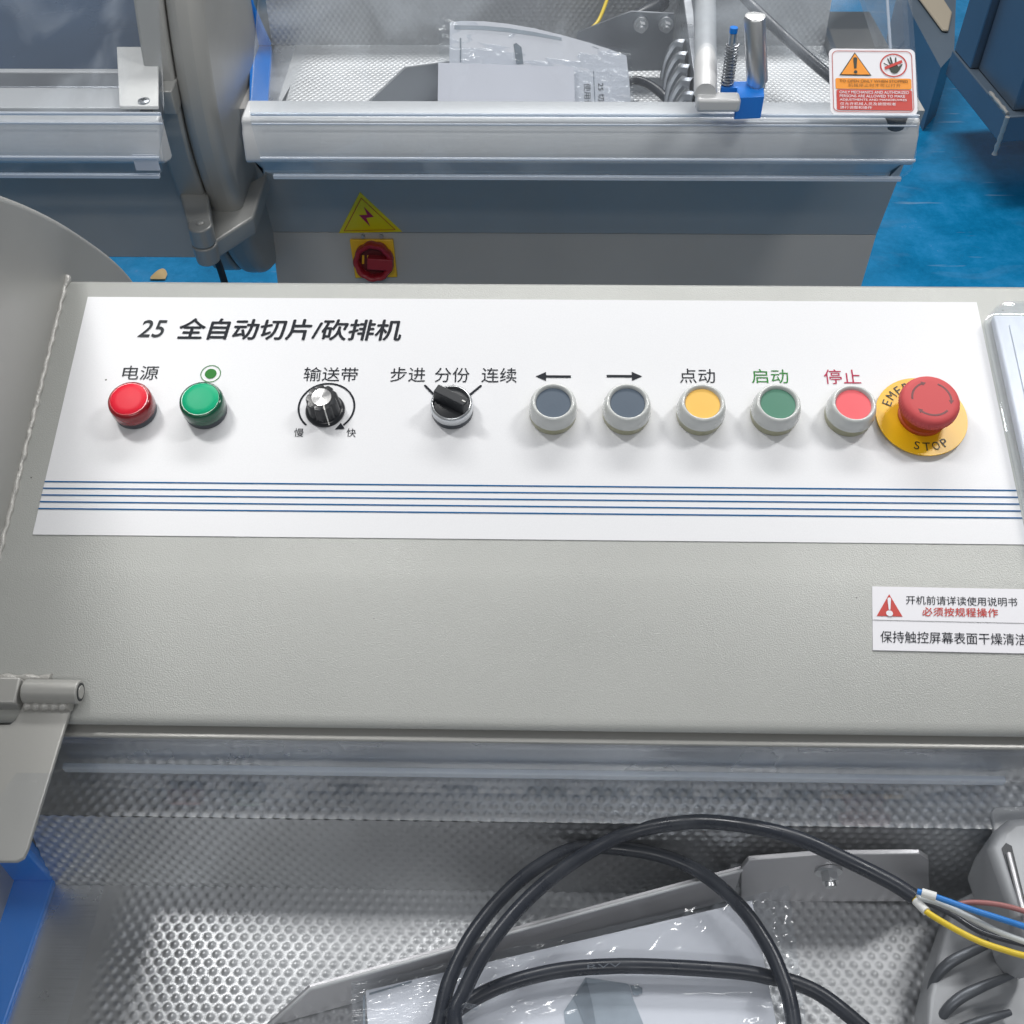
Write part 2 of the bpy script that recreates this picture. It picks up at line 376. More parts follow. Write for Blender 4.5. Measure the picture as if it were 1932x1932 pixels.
def text_at(body, o, ex, ey, m, parent, name='lettering', shear=0.0, bold=0.0, space=1.0):
    """text filling the parallelogram o + ex + ey"""
    me, _ = text_mesh(body, shear, bold, space)
    ex = Vector(ex); ey = Vector(ey); nz = ex.cross(ey).normalized()
    mw = Matrix(((ex.x, ey.x, nz.x, o[0]), (ex.y, ey.y, nz.y, o[1]), (ex.z, ey.z, nz.z, o[2]), (0, 0, 0, 1)))
    me.transform(mw); me.name = name
    return put(name, me, m, parent, smooth=0)

# ------------------------------------------------------------------ dimpled sheet
PX, PY = 0.00705, 0.00487
def dimpled(name, o, ex, ey, lx, ly, parent, amp=0.00065, res=8, rad=0.00215, m=None, fade=None):
    """dimpled sheet from corner o: lx along ex, ly along ey, bumps towards ex x ey"""
    o = np.array(o); ex = np.array(Vector(ex).normalized()); ey = np.array(Vector(ey).normalized()); nz = np.cross(ex, ey)
    nu = int(lx / PX * res); nv = int(ly / PY * res * 0.75)
    U, V = np.meshgrid(np.linspace(0, lx, nu + 1), np.linspace(0, ly, nv + 1))
    best = np.full(U.shape, 9.0)
    j0 = np.floor(V / PY)
    for dj in (-1, 0, 1, 2):
        j = j0 + dj; off = np.where(np.mod(j, 2) == 0, 0.0, 0.5) * PX
        i = np.round((U - off) / PX); d = (U - off - i * PX) ** 2 + (V - j * PY) ** 2
        best = np.minimum(best, d)
    hgt = amp * np.clip(1 - best / (rad * 1.24) ** 2, 0, 1) ** 2
    if fade is not None: hgt = hgt * np.clip((U - fade) / 0.012, 0, 1)
    Pts = o + U[..., None] * ex + V[..., None] * ey + hgt[..., None] * nz
    me = bpy.data.meshes.new(name); nvert = (nu + 1) * (nv + 1); nf = nu * nv
    me.vertices.add(nvert); me.vertices.foreach_set('co', Pts.reshape(-1).astype(np.float32))
    a = (np.arange(nv)[:, None] * (nu + 1) + np.arange(nu)[None, :]).ravel()
    idx = np.stack([a, a + 1, a + nu + 2, a + nu + 1], 1).ravel()
    me.loops.add(nf * 4); me.loops.foreach_set('vertex_index', idx.astype(np.int32))
    me.polygons.add(nf); me.polygons.foreach_set('loop_start', np.arange(0, nf * 4, 4, dtype=np.int32))
    me.polygons.foreach_set('loop_total', np.full(nf, 4, np.int32)); me.polygons.foreach_set('use_smooth', np.ones(nf, bool))
    me.update(calc_edges=True); me.validate()
    return put(name, me, m or M['dimple'], parent, smooth=0)

# ------------------------------------------------------------------ setting
put('floor', MB().poly([(-15, -15, 0), (15, -15, 0), (15, 15, 0), (-15, 15, 0)]), M['floor'], kind='structure', smooth=0)

# ------------------------------------------------------------------ the slicer, built twice one machine pitch apart
PITCH = 1.0757
GUARD = closedpath([(0.10, 0.60), (0.06, 0.66), (0.041, 0.735), (0.0262, 0.81), (0.031, 0.88), (0.0555, 0.963), (0.10, 1.05), (0.17, 1.13), (0.27, 1.19), (0.37, 1.205), (0.47, 1.165),
                    (0.5512, 1.1037), (0.6272, 1.0278), (0.6911, 0.94), (0.71, 0.85), (0.69, 0.75), (0.60, 0.64), (0.35, 0.57), (0.19, 0.566), (0.145, 0.574)])
def slicer(near, label):
    dy = 0.0 if near else PITCH
    s = thing('meat_slicer', (0.15, dy + 0.3, 0), label, 'meat slicer')
    xr = -0.304 if near else -0.342
    # drum guard round the blade: wide band plus a narrower door flange with a seam between
    put('blade_guard', MB().ext([(y + dy, z) for y, z in GUARD], (-0.331 if near else -0.380), xr), M['smooth_paint'], s, bevel=0.013 if not near else 0.004, seg=5, smooth=50)
    cy, cz = 0.33 + dy, 0.88
    put('guard_door', MB().ext([(cy + (y + dy - cy) * 0.992, cz + (z - cz) * 0.992) for y, z in GUARD], (-0.362 if near else -0.411), (-0.3313 if near else -0.3803)), M['smooth_paint'], s, bevel=0.004, smooth=50)
    # control housing
    S0, S1 = 0.1665, 0.4505
    a = PW(0, S1); b = PW(0, S0)
    bd = [PW(0, 0.262), PW(0, 0.250, 0.0007), PW(0, 0.243, 0.0009), PW(0, 0.232, 0.0008)]
    prof = [(a.y, a.z)] + [(p.y, p.z) for p in bd] + [(b.y, b.z), (b.y - 0.0022, b.z - 0.0010), (b.y - 0.0042, b.z - 0.0026), (b.y - 0.0050, b.z - 0.0044), (b.y - 0.0048, b.z - 0.0058), (b.y - 0.003, b.z - 0.0068),
            (b.y + 0.004, b.z - 0.0068), (b.y + 0.004, b.z - 0.0088), (a.y + 0.006, b.z - 0.0088), (a.y + 0.006, a.z - 0.006), (a.y + 0.0035, a.z - 0.0015)]
    put('control_housing', MB().ext([(y + dy, z) for y, z in prof], xr, 0.80), M['paint'], s, bevel=0.0012, seg=2, smooth=50)
    put('housing_flange', MB().box((xr, b.y + dy - 0.0092, b.z - 0.0118), (0.80, b.y + dy + 0.2, b.z - 0.0095)), M['smooth_paint'], s, bevel=0.0008)
    # steel back wall and dimpled tray
    x1 = -0.281 if near else -0.329
    xe = 0.42 if near else 0.352
    WY, LZ, LY, FZ, FY = 0.311 + dy, 0.882, 0.2826 + dy, 0.815, 0.2722 + dy
    put('back_plate', MB().box((xr, WY, LZ - 0.004), (0.80, WY + 0.003, b.z - 0.0120)), M['steel'], s)
    res = 8 if near else 5
    dimpled('tray_ledge', (x1, LY, LZ), (1, 0, 0), (0, 1, 0), xe - x1, WY - LY, s, res=res)
    wall = Vector((0, FY - LY, FZ - LZ))
    dimpled('tray_wall', (x1, FY, FZ), (1, 0, 0), -wall, xe - x1, wall.length, s, res=res, amp=0.0007)
    fdep = 0.20 if near else 0.275
    put('tray_strip', MB().box((x1 - (0.02 if near else -0.004), FY - (fdep if near else 0.15), FZ - 0.003), (x1 + 0.034, FY, FZ - 0.0002)), M['steel'], s)
    dimpled('tray_floor', (x1 + 0.03, FY - fdep, FZ), (1, 0, 0), (0, 1, 0), xe - x1 - 0.03, fdep, s, res=res, fade=0.006)
    # blue plastic end liner that follows the fold of the tray, cut on the slant up the wall
    zl = FZ + 0.004
    if near:
        fl = [Zp(101.6, 1663, zl), Zp(8, 1932, zl), Zp(-20, 2010, zl), Zp(-160, 2010, zl), Zp(-120, 1660, zl)]
        yw = fl[0].y; wq = [Yp(101.6, 1663, yw), Yp(50, 1603, yw), Yp(-120, 1603, yw), Yp(-120, 1663, yw)]
    else:
        fl = [Zp(512, 88, zl), Zp(505, 190, zl), Zp(503, 220, zl), Zp(470, 220, zl), Zp(470, 88, zl)]
        yw = fl[0].y; wq = [Yp(512, 88, yw), Yp(478, 12, yw), Yp(468, -30, yw), Yp(455, -30, yw), Yp(455, 88, yw)]
    for q in (0, -1): fl[q] = fl[q] + Vector((0, 0.003, 0))
    ln = put('blue_liner', MB().prism(fl, (0, 0, -0.008)), M['blue'], s, bevel=0.0012, seg=2)
    put('liner_wall', MB().prism(wq, (0, 0.008, 0)), M['blue'], ln, bevel=0.0022, seg=2)
    # body shell: overhanging upper front, outward lower front
    YU, YL = 1.195, 1.235
    yu, yl = YU - PITCH + dy, YL - PITCH + dy
    zt, zm, zb = 0.812, Yp(1000, 440, YL).z, 0.25
    sh = 0.0 if not near else 0.03
    xl = xr - 0.002
    xrt, xrm = Yp(1703, 337, YU + 0.01).x, Yp(1655, 437, YL).x
    xrb = Yp(1624, 539, YL - 0.03).x - 0.03
    yb = yl - 0.10
    put('front_panel', MB().add([(xl, yu, zt), (xrt, yu, zt), (xrm, yl, zm), (xl, yl, zm),
                                 (xl, yu + 0.30, zt - 0.02), (xrt, yu + 0.30, zt - 0.02), (xrm, yl + 0.45, zm), (xl, yl + 0.45, zm)],
                                [(0, 1, 2, 3), (1, 5, 6, 2), (0, 3, 7, 4), (0, 4, 5, 1), (4, 7, 6, 5), (2, 6, 7, 3)]), M['body'], s, bevel=0.0005)
    put('lower_panel', MB().add([(xl, yl, zm - 0.0005), (xrm, yl, zm - 0.0005), (xrb, yb, zb), (xl, yb, zb),
                                 (xl, yl + 0.45, zm - 0.0005), (xrm, yl + 0.45, zm - 0.0005), (xrb, yb + 0.55, zb), (xl, yb + 0.55, zb)],
                                [(0, 1, 2, 3), (1, 5, 6, 2), (0, 3, 7, 4), (0, 4, 5, 1), (4, 7, 6, 5), (2, 6, 7, 3)]), M['body'], s, bevel=0.0005)
    for xx in (-0.27, 0.25):
        for yy in (yb + 0.08, yb + 0.55):
            put('leg', MB().box((xx, yy, 0.0), (xx + 0.05, yy + 0.05, zb - 0.0005)), M['body'], s, bevel=0.003)
    # front rail of the tray: flat top, rolled nose, sloping face
    yr = 1.0477 - PITCH + dy
    rail = [(yr, 0.900), (yr - 0.034, 0.9005), (yr - 0.0385, 0.898), (yr - 0.0395, 0.8925), (yr - 0.0435, 0.8885), (yr - 0.050, 0.862), (yr - 0.048, 0.8585),
            (yr - 0.030, 0.852), (yr + 0.02, 0.806), (yr + 0.24, 0.806), (yr + 0.24, 0.812), (yr + 0.01, 0.813)]
    put('tray_rail', MB().ext(rail, -0.29, 0.372), M['rail'], s, bevel=0.002, seg=2, smooth=55)
    return s, dict(dy=dy, yr=yr, yu=yu, yl=yl, zm=zm, zt=zt, xr=xr)

A, GA = slicer(True, 'grey painted meat slicer in front, with the white push button control panel')
B, GB = slicer(False, 'meat slicer standing behind, with lightning triangle and red and yellow isolator switch')

# ================================================================== near slicer: control panel
xs0, xs1, ss0, ss1 = -0.2871, 0.2794, 0.2700, 0.4390
sheet = put('control_panel_sheet', MB().prism([PW(xs0, ss0), PW(xs1, ss0), PW(xs1, ss1), PW(xs0, ss1)], NP * 0.0005), M['sheet'], A, smooth=0)
HS = 0.0008
def ppoly(name, pts, m, parent=sheet): return put(name, MB().poly([PW(x, s, HS) for x, s in pts]), m, parent, smooth=0)
def pt(u, v): return pan(u, v, HS)
def ptext(body, bl, br, tl, m, parent=sheet, **k):
    o = PW(*pt(*bl), HS); return text_at(body, o, PW(*pt(*br), HS) - o, PW(*pt(*tl), HS) - o, m, parent, **k)
def ptextbox(body, u0, v0, u1, v1, m, parent=sheet, **k):
    x0, t1 = pt(u0, (v0 + v1) / 2); x1, t1b = pt(u1, (v0 + v1) / 2)
    _, sb = pt((u0 + u1) / 2, v1); _, st_ = pt((u0 + u1) / 2, v0)
    return text_at(body, PW(x0, sb, HS), PW(x1, 0, 0) - PW(x0, 0, 0), UPN * (st_ - sb), m, parent, **k)
ptextbox('25', 262, 604, 313, 636, M['ink_grey'], shear=0.22, bold=0.012)
ptextbox('全自动切片/砍排机', 338, 602, 757, 641, M['ink'], shear=0.12, bold=0.02)
ptextbox('电源', 231.5, 690, 299, 716.5, M['ink_grey'])
ptextbox('输送带', 573.4, 692.8, 675.5, 719.2, M['ink'])
ptextbox('步进', 736.7, 692.8, 802.6, 720.4, M['ink'])
ptextbox('分份', 820.3, 693.6, 886, 721, M['ink'])
ptextbox('连续', 908.6, 694, 975, 721.6, M['ink'])
ptextbox('慢', 555, 808, 572.5, 824, M['ink'])
ptextbox('快', 654, 808.5, 671.5, 824.2, M['ink'])
ptextbox('点动', 1282, 695.4, 1349, 722.5, M['ink'])
ptextbox('启动', 1418, 696.3, 1487, 723, M['ink_green'])
ptextbox('停止', 1554.7, 697, 1623.4, 724.5, M['ink_red'])
# printed symbols
def ring(cx, cs, r0, r1, a0=0, a1=360, n=56):
    m = MB()
    for k in range(n):
        a, b = (math.radians(a0 + (a1 - a0) * q / n) for q in (k, k + 1))
        m.poly([PW(cx + r * math.cos(t), cs + r * math.sin(t), HS) for r, t in ((r0, a), (r1, a), (r1, b), (r0, b))])
    return m
cx, cs = pt(397.5, 705)
put('symbol_ring', ring(cx, cs, 0.0058, 0.0063), M['ink_green'], sheet, smooth=0)
put('symbol_dot', MB().poly([PW(cx + 0.0036 * math.cos(t), cs + 0.0036 * math.sin(t), HS) for t in np.linspace(0, 2 * math.pi, 32, endpoint=False)]), M['ink_green'], sheet, smooth=0)
cx, cs = pt(616, 768)
arc = ring(cx, cs, 0.0163, 0.0175, -48, 229)
ax, as_ = cx + 0.0169 * math.cos(math.radians(-56)), cs + 0.0169 * math.sin(math.radians(-56))
arc.poly([PW(ax + dx, as_ + ds, HS) for dx, ds in ((-0.0030, -0.0017), (0.0030, -0.0012), (0.0002, 0.0030))])
put('speed_arc', arc, M['ink'], sheet, smooth=0)
tk = MB()
for (u0, v0, u1, v1) in ((802, 727.5, 818, 744), (907, 728, 884, 747), (855, 727.5, 855.2, 736)):
    a = Vector((*pt(u0, v0), 0)); b = Vector((*pt(u1, v1), 0)); d = (b - a).normalized() * 0.0009; q = Vector((-d.y, d.x, 0)) * 0.85
    tk.poly([PW(p.x, p.y, HS) for p in (a - q, a - d, a + q, b + q, b - q)])
put('position_marks', tk, M['ink'], sheet, smooth=0)
for tip, tail in ((1010.5, 1077.2), (1211.8, 1144.6)):
    x0, s0 = pt(tip, 710); x1, _ = pt(tail, 710); sg = 1 if x1 > x0 else -1
    ppoly('direction_arrow', [(x0, s0), (x0 + sg * 0.0064, s0 - 0.0033), (x0 + sg * 0.0064, s0 - 0.0009), (x1, s0 - 0.0009), (x1, s0 + 0.0009), (x0 + sg * 0.0064, s0 + 0.0009), (x0 + sg * 0.0064, s0 + 0.0033)], M['ink'])
st = MB()
for v in (908.3, 920.9, 933.6, 946.4, 959.3):
    s0 = pt(84 + (908 - v) * 0.22, v)[1]
    st.poly([PW(xs0, s0 - 0.00042, HS), PW(xs1, s0 - 0.00042, HS), PW(xs1, s0 + 0.00042, HS), PW(xs0, s0 + 0.00042, HS)])
put('blue_stripes', st, M['ink_blue'], sheet, smooth=0)

# pilot lamps
def pilot(u, v, mr, mf, lab):
    mw = PM(*pan(u, v, 0.0150), 0.0005)
    p = put('pilot_lamp', MB().lathe([(0.0, 0), (0.0122, 0), (0.0127, 0.001), (0.0127, 0.0048), (0, 0.0048)], 56), M['collar'], A, mw, label=lab)
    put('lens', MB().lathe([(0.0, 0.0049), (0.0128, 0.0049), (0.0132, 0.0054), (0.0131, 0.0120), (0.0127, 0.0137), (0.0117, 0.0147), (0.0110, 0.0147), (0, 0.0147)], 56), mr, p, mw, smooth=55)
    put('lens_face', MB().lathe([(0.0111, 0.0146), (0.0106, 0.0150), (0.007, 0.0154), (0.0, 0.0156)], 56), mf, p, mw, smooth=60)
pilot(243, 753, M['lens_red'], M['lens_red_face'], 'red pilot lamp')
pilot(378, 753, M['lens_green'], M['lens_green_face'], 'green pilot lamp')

# speed knob
mw = PM(*pan(606.5, 750.5, 0.0150), 0.0005) @ Matrix.Diagonal((0.87, 0.87, 0.87, 1))
kn = put('speed_knob', MB().lathe([(0, 0), (0.0136, 0), (0.0138, 0.001), (0.0130, 0.0026), (0.0112, 0.0034), (0, 0.0034)], 64), M['black'], A, mw)
def flute(a, z):
    return 1 - 0.13 * (0.5 + 0.5 * math.cos(a * 9)) ** 3 if z > 0.004 else 1
put('knob_body', MB().lathe([(0, 0.0035), (0.0116, 0.0035), (0.0116, 0.0045), (0.0109, 0.0155), (0.0103, 0.0168), (0.0072, 0.0170), (0, 0.0170)], 160, mod=flute), M['black'], kn, mw, smooth=50)
def spun_mat():
    m = mat('spun_cap', (0.55, 0.55, 0.55), 0.34, 1.0)
    n = m.node_tree.nodes; L = m.node_tree.links; b = n['Principled BSDF']
    b.inputs['Anisotropic'].default_value = 0.85
    t = n.new('ShaderNodeTangent'); t.direction_type = 'RADIAL'; t.axis = 'Z'; L.new(t.outputs[0], b.inputs['Tangent'])
    return m
put('knob_cap', MB().lathe([(0.0070, 0.0171), (0.0068, 0.0176), (0.0, 0.0177)], 64), spun_mat(), kn, mw)
pd = math.radians(-72)
q = MB()
for (r0, z0, r1, z1) in ((0.0073, 0.01725, 0.0105, 0.0171), (0.0107, 0.0168, 0.0119, 0.0045), (0.0119, 0.0041, 0.0137, 0.0027)):
    w = 0.00042; c_, s_ = math.cos(pd), math.sin(pd); k = 1.012
    q.poly([(k * r0 * c_ - w * s_ * sg, k * r0 * s_ + w * c_ * sg, z0) for sg in (-1, 1)] + [(k * r1 * c_ - w * s_ * sg, k * r1 * s_ + w * c_ * sg, z1) for sg in (1, -1)])
put('pointer_line', q, M['sleeve'], kn, mw, smooth=0, solid=0.0003)

# selector switch
mw = PM(*pan(851.8, 760, 0.0105), 0.0005) @ Matrix.Diagonal((0.94, 0.94, 1, 1))
se = put('selector_switch', MB().lathe([(0, 0), (0.0132, 0), (0.0134, 0.001), (0.0134, 0.0040), (0, 0.0040)], 56), M['collar'], A, mw)
put('bezel', MB().lathe([(0.0115, 0.0042), (0.0134, 0.0042), (0.0137, 0.0050), (0.0135, 0.0090), (0.0128, 0.0106), (0.0120, 0.0108), (0.0115, 0.0100), (0.0114, 0.0088)], 64), M['satin'], se, mw, smooth=60)
put('insert', MB().lathe([(0, 0.0042), (0.01135, 0.0042), (0.01135, 0.0090), (0.0108, 0.0094), (0, 0.0094)], 56), M['black_matt'], se, mw)
lev = [(-0.0114, -0.0040), (0.0116, -0.0040), (0.0124, 0.0), (0.0116, 0.0040), (-0.0114, 0.0040)]
lv = MB(); zt = 0.0190
lv.add([(x, y, 0.0095) for x, y in lev] + [(x * 0.95, y * 0.78, zt) for x, y in lev], [(0, 1, 2, 3, 4)[::-1], (5, 6, 7, 8, 9)] + [(i, (i + 1) % 5, 5 + (i + 1) % 5, 5 + i) for i in range(5)])
put('handle', lv, M['black_matt'], se, mw @ Matrix.Rotation(math.radians(-29), 4, 'Z'), bevel=0.0007)
put('handle_mark', MB().box((0.0085, -0.0004, zt - 0.0002), (0.0108, 0.0004, zt + 0.0002)), M['sleeve'], se, mw @ Matrix.Rotation(math.radians(-29), 4, 'Z'), smooth=0)

# boot-covered push buttons
boot_m = MB().lathe([(0.0146, 0.0066), (0.0143, 0.0074), (0.0144, 0.0084), (0.0141, 0.0115), (0.0131, 0.0150), (0.0121, 0.0162), (0.0112, 0.0161), (0.0106, 0.0150), (0.0103, 0.0140)], 64)
low_m = MB().lathe([(0.0128, 0), (0.0137, 0.0004), (0.0142, 0.0024), (0.0142, 0.0052), (0.0145, 0.0066), (0.010, 0.0068)], 64)
cap_m = MB().lathe([(0.0104, 0.0136), (0.0102, 0.0143), (0, 0.0144)], 48)
for (u, v, m, lab) in ((1044, 760.5, 'cap_grey', 'slate grey push button under the left arrow'), (1184, 761, 'cap_grey', 'slate grey push button under the right arrow'),
                       (1325.6, 762, 'cap_yellow', 'yellow push button'), (1467.7, 762.5, 'cap_green', 'green push button'), (1610, 764, 'cap_red', 'coral red push button')):
    mw = PM(*pan(u, v, 0.0144), 0.0005)
    g = put('push_button', low_m, M['boot_low'], A, mw, label=lab)
    put('boot', boot_m, M['boot'], g, mw, smooth=60)
    put('button_cap', cap_m, M[m], g, mw)

# emergency stop
base = Vector(pan(1738, 786.5, 0.0035))
HT = min(np.linspace(0.02, 0.05, 121), key=lambda h: (Vector(pan(1757.5, 753, h)) - base).length)
ke = HT / 0.0349
mw = PM(base.x, base.y, 0.0005)
es = put('emergency_stop', MB().lathe([(0, 0.0), (0.0135, 0.0), (0.0135, 0.0028), (0, 0.0028)], 56), M['collar'], A, mw)
dx = ds = 0.0
put('yellow_ring', MB().lathe([(0, 0.003), (0.0269, 0.003), (0.0271, 0.0034), (0.0269, 0.0039), (0, 0.0039)], 80), M['ring_yellow'], es, mw)
tp_es = Vector(pan(1757.5, 753, HT)) - base
mwh = PM(base.x + tp_es.x, base.y + tp_es.y, 0.0005) @ Matrix.Diagonal((0.885, 0.885, ke, 1))
def arc_text(word, a0, step, r, inward, sz, parent, m):
    big = None
    for k, ch in enumerate(word):
        a = math.radians(a0 + step * k); me, asp = text_mesh(ch)
        w = sz * min(asp, 0.80)
        up = Vector((math.cos(a), math.sin(a), 0)) * (1 if not inward else -1); rt = Vector((up.y, -up.x, 0))
        c = Vector((dx * 0.6 + r * math.cos(a), ds * 0.6 + r * math.sin(a), 0.0042)); o = c - rt * w / 2 - up * sz / 2
        L = Matrix(((rt.x * w, up.x * sz, 0, o.x), (rt.y * w, up.y * sz, 0, o.y), (0, 0, 1, o.z), (0, 0, 0, 1)))
        me.transform(L)
        b = bmesh.new(); 
        if big: b.from_mesh(big)
        b.from_mesh(me); n2 = bpy.data.meshes.new('lettering'); b.to_mesh(n2); b.free(); big = n2
    return put('lettering', big, m, parent, mw, smooth=0)
arc_text('EMERGENCY', 155, -16, 0.0213, False, 0.0055, es, M['sign_dark'])
arc_text('STOP', 254, 15.3, 0.0211, True, 0.0055, es, M['sign_dark'])
put('stem', MB().lathe([(0.0142, 0.0042), (0.0142, 0.006), (0.0132, 0.0064), (0.0124, 0.012), (0.0130, 0.018), (0.0145, 0.022), (0, 0.022)], 56), M['estop_stem'], es, mw)
put('mushroom_head', MB().lathe([(0, 0.0212), (0.0150, 0.0212), (0.0184, 0.0226), (0.0193, 0.0243), (0.0194, 0.0288), (0.0191, 0.0312), (0.0183, 0.0331), (0.0168, 0.0343), (0.0145, 0.0347), (0.012, 0.0348), (0, 0.0349)], 240,
    mod=lambda a, z: 1 + (0.011 * math.sin(a * 60) if 0.022 < z < 0.029 else 0)), M['estop_red'], es, mwh, smooth=60)
ar = MB()
for a0, a1 in ((182, 104), (64, -14), (-45, -138)):
    rr = 0.0126; n = 14; zz = 0.03492
    for k in range(n):
        a, b = (math.radians(a0 + (a1 + 8 - a0) * q / n) for q in (k, k + 1))
        ar.poly([(r * math.cos(t), r * math.sin(t), zz) for r, t in ((rr - 0.00065, a), (rr + 0.00065, a), (rr + 0.00065, b), (rr - 0.00065, b))])
    a, b = math.radians(a1 + 9), math.radians(a1 - 5)
    ar.poly([(r * math.cos(t), r * math.sin(t), zz) for r, t in ((rr - 0.0017, a), (rr + 0.0017, a), (rr, b))])
put('turn_arrows', ar, M['estop_dark'], es, mwh, smooth=0)

# white warning label on the housing
lb = put('warning_label', MB().prism([PW(*pan(*q)) for q in ((1645.6, 1228), (1975, 1235.2), (1975, 1114.2), (1644.3, 1108))], NP * 0.0013), M['white_label'], A, smooth=0)
HS = 0.0016
def cq(x, y): return ((2272 + x / 2.415) / 1.59, (1600 + y / 2.415) / 1.59)
ppoly('warning_triangle', [pt(*cq(865, 598)), pt(*cq(1052, 603)), pt(*cq(955, 440))], M['sign_red'], lb)
HS = 0.0020
ex = MB()
ex.poly([PW(*pt(*cq(*q)), HS) for q in ((952, 553), (964, 553), (968, 480), (967, 468), (955, 464), (944, 468), (943, 480))])
c0 = pt(*cq(958, 579)); ex.poly([PW(c0[0] + 0.0019 * math.cos(t), c0[1] + 0.0017 * math.sin(t), HS) for t in np.linspace(0, 6.28, 20, endpoint=False)])
put('exclamation_mark', ex, M['white_label'], lb, smooth=0)
HS = 0.0016
ppoly('divider_line', [pt(*cq(832, 629)), pt(*cq(2030, 655.6)), pt(*cq(2030, 652.6)), pt(*cq(832, 626))], M['ink'], lb)
ptext('开机前请详读使用说明书', cq(1077, 514), cq(1884, 530), cq(1077, 450), M['ink'], lb)
ptext('必须按规程操作', cq(1196, 598), cq(1743, 607), cq(1196, 535), M['sign_red'], lb, bold=0.014, space=1.05)
ptext('保持触控屏幕表面干燥清洁', cq(891, 790), cq(1953, 812), cq(891, 706), M['ink'], lb)

# weld bead between guard and housing
random.seed(4)
wp = []
for k in range(120):
    t = k / 119; s_ = 0.455 - t * 0.29
    wp.append(PW(-0.3035 + 0.0004 * math.sin(k * 1.3), s_, 0.0004 + random.uniform(-0.0002, 0.0002)))
rr = [0.0017 + random.uniform(-0.00035, 0.00035) for _ in range(121)]
put('weld_bead', MB().tube(wp, lambda t: rr[int(t * 119)] * (1.6 if t < 0.02 else 1), 10), M['weld'], A, smooth=80)

# hinge at the lower left corner of the housing and its strap
hx0 = pan(47, 1305, 0.008); hx1 = pan(152, 1305, 0.008)
hs = 0.5 * (hx0[1] + hx1[1])
hg = put('cover_hinge', MB().tube([PW(hx0[0], hs, 0.008), PW(hx1[0], hs, 0.008)], 0.0064, 28), M['smooth_paint'], A, bevel=0.0008)
put('hinge_pin', MB().tube([PW(hx1[0] - 0.01, hs, 0.008), PW(hx1[0] + 0.0006, hs, 0.008)], 0.0036, 20), M['weld'], hg, bevel=0.0004)
put('hinge_hole', MB().tube([PW(hx1[0] - 0.01, hs, 0.008), PW(hx1[0] + 0.0003, hs, 0.008)], 0.0048, 20), M['black_matt'], hg, smooth=0)
bx = pan(38, 1300, 0.010)[0]
put('hinge_block', MB().prism([PW(bx - 0.06, hs - 0.008, -0.0005), PW(bx, hs - 0.008, -0.0005), PW(bx, hs + 0.0065, -0.0005), PW(bx - 0.06, hs + 0.0065, -0.0005)], NP * 0.013), M['smooth_paint'], hg, bevel=0.0014)
put('hinge_weld', MB().tube([PW(bx - 0.06 + 0.0034 * k, hs + 0.0088, 0.0008) for k in range(22)], lambda t: 0.0028 + 0.0007 * math.sin(t * 40), 10), M['weld'], hg, smooth=80)
# strap plate
hc = PW(0, hs, 0.003)
npl = Vector((0, -0.10, 1.0)).normalized()
def strap(u, v): return onplane(u, v, npl, hc)
sp = [strap(*q) for q in ((46, 1322), (137, 1322), (52, 1600), (44, 1618), (30, 1625), (-90, 1625), (-90, 1368), (18, 1366), (28, 1358))]
put('hinge_strap', MB().prism(sp, npl * -0.003), M['smooth_paint'], hg, bevel=0.0008)
wl_ = [strap(48 + (136 - 48) * k / 20, 1333) + npl * 0.001 for k in range(21)]
put('hinge_weld', MB().tube(wl_, lambda t: 0.0026 + 0.0005 * math.sin(t * 33), 10), M['weld'], hg, smooth=80)

# clear hinged cover over the near tray (its back edge is the pale strip under the housing)
c0 = Yp(966, 1457.5, 0.306); zc = c0.z
cv = MB()
prof = [(0.3065, zc), (0.3060, zc + 0.028), (0.3045, zc + 0.032), (0.300, zc + 0.036), (0.10, zc + 0.129), (-0.06, zc + 0.140)]
xa, xb = -0.262, 0.262
for (y0, z0), (y1, z1) in zip(prof, prof[1:]): cv.poly([(xa, y0, z0), (xb, y0, z0), (xb, y1, z1), (xa, y1, z1)])
cvr = put('clear_cover', cv, M['acrylic_near'], A, smooth=50)
put('cover_edge', MB().box((xa, 0.3050, zc - 0.0055), (xb, 0.3085, zc)), M['acrylic_edge'], cvr, bevel=0.0008)

# touch screen under its clear lid at the right
def scr(u, v, h): return PW(*pan(u, v, h), h)
sx0 = pan(1868, 620, 0.002)[0]; sB = pan(1890, 566, 0.016)[1]; sx0 = 0.2815
scn = put('screen_frame', MB().prism([PW(sx0 + 0.004, 0.245, 0.0), PW(sx0 + 0.20, 0.245, 0), PW(sx0 + 0.20, sB - 0.004, 0), PW(sx0 + 0.004, sB - 0.004, 0)], NP * 0.006), M['screen'], A, bevel=0.001)
put('screen_face', MB().prism([PW(sx0 + 0.012, 0.252, 0.0062), PW(sx0 + 0.19, 0.252, 0.0062), PW(sx0 + 0.19, sB - 0.012, 0.0062), PW(sx0 + 0.012, sB - 0.012, 0.0062)], NP * 0.0006), M['screen'], scn)
ld = MB()
out = rounded(0.21, sB - 0.240 + 0.002, 0.010, 6); ccx, ccs = sx0 + 0.105, (sB + 0.240) / 2
n = len(out); rings = []
for h_, k in ((0.0, 0.0), (0.0125, 0.0008), (0.0155, 0.0022), (0.0165, 0.0050)):
    rings.append([PW(ccx + x - math.copysign(k, x), ccs + y - math.copysign(k, y), h_) for x, y, _ in out])
vv = [p for r_ in rings for p in r_]
ff = [(i * n + j, i * n + (j + 1) % n, (i + 1) * n + (j + 1) % n, (i + 1) * n + j) for i in range(3) for j in range(n)] + [tuple(range(3 * n, 4 * n))]
ld.add(vv, ff)
put('screen_lid', ld, M['acrylic'], scn, smooth=50, solid=0.0015)

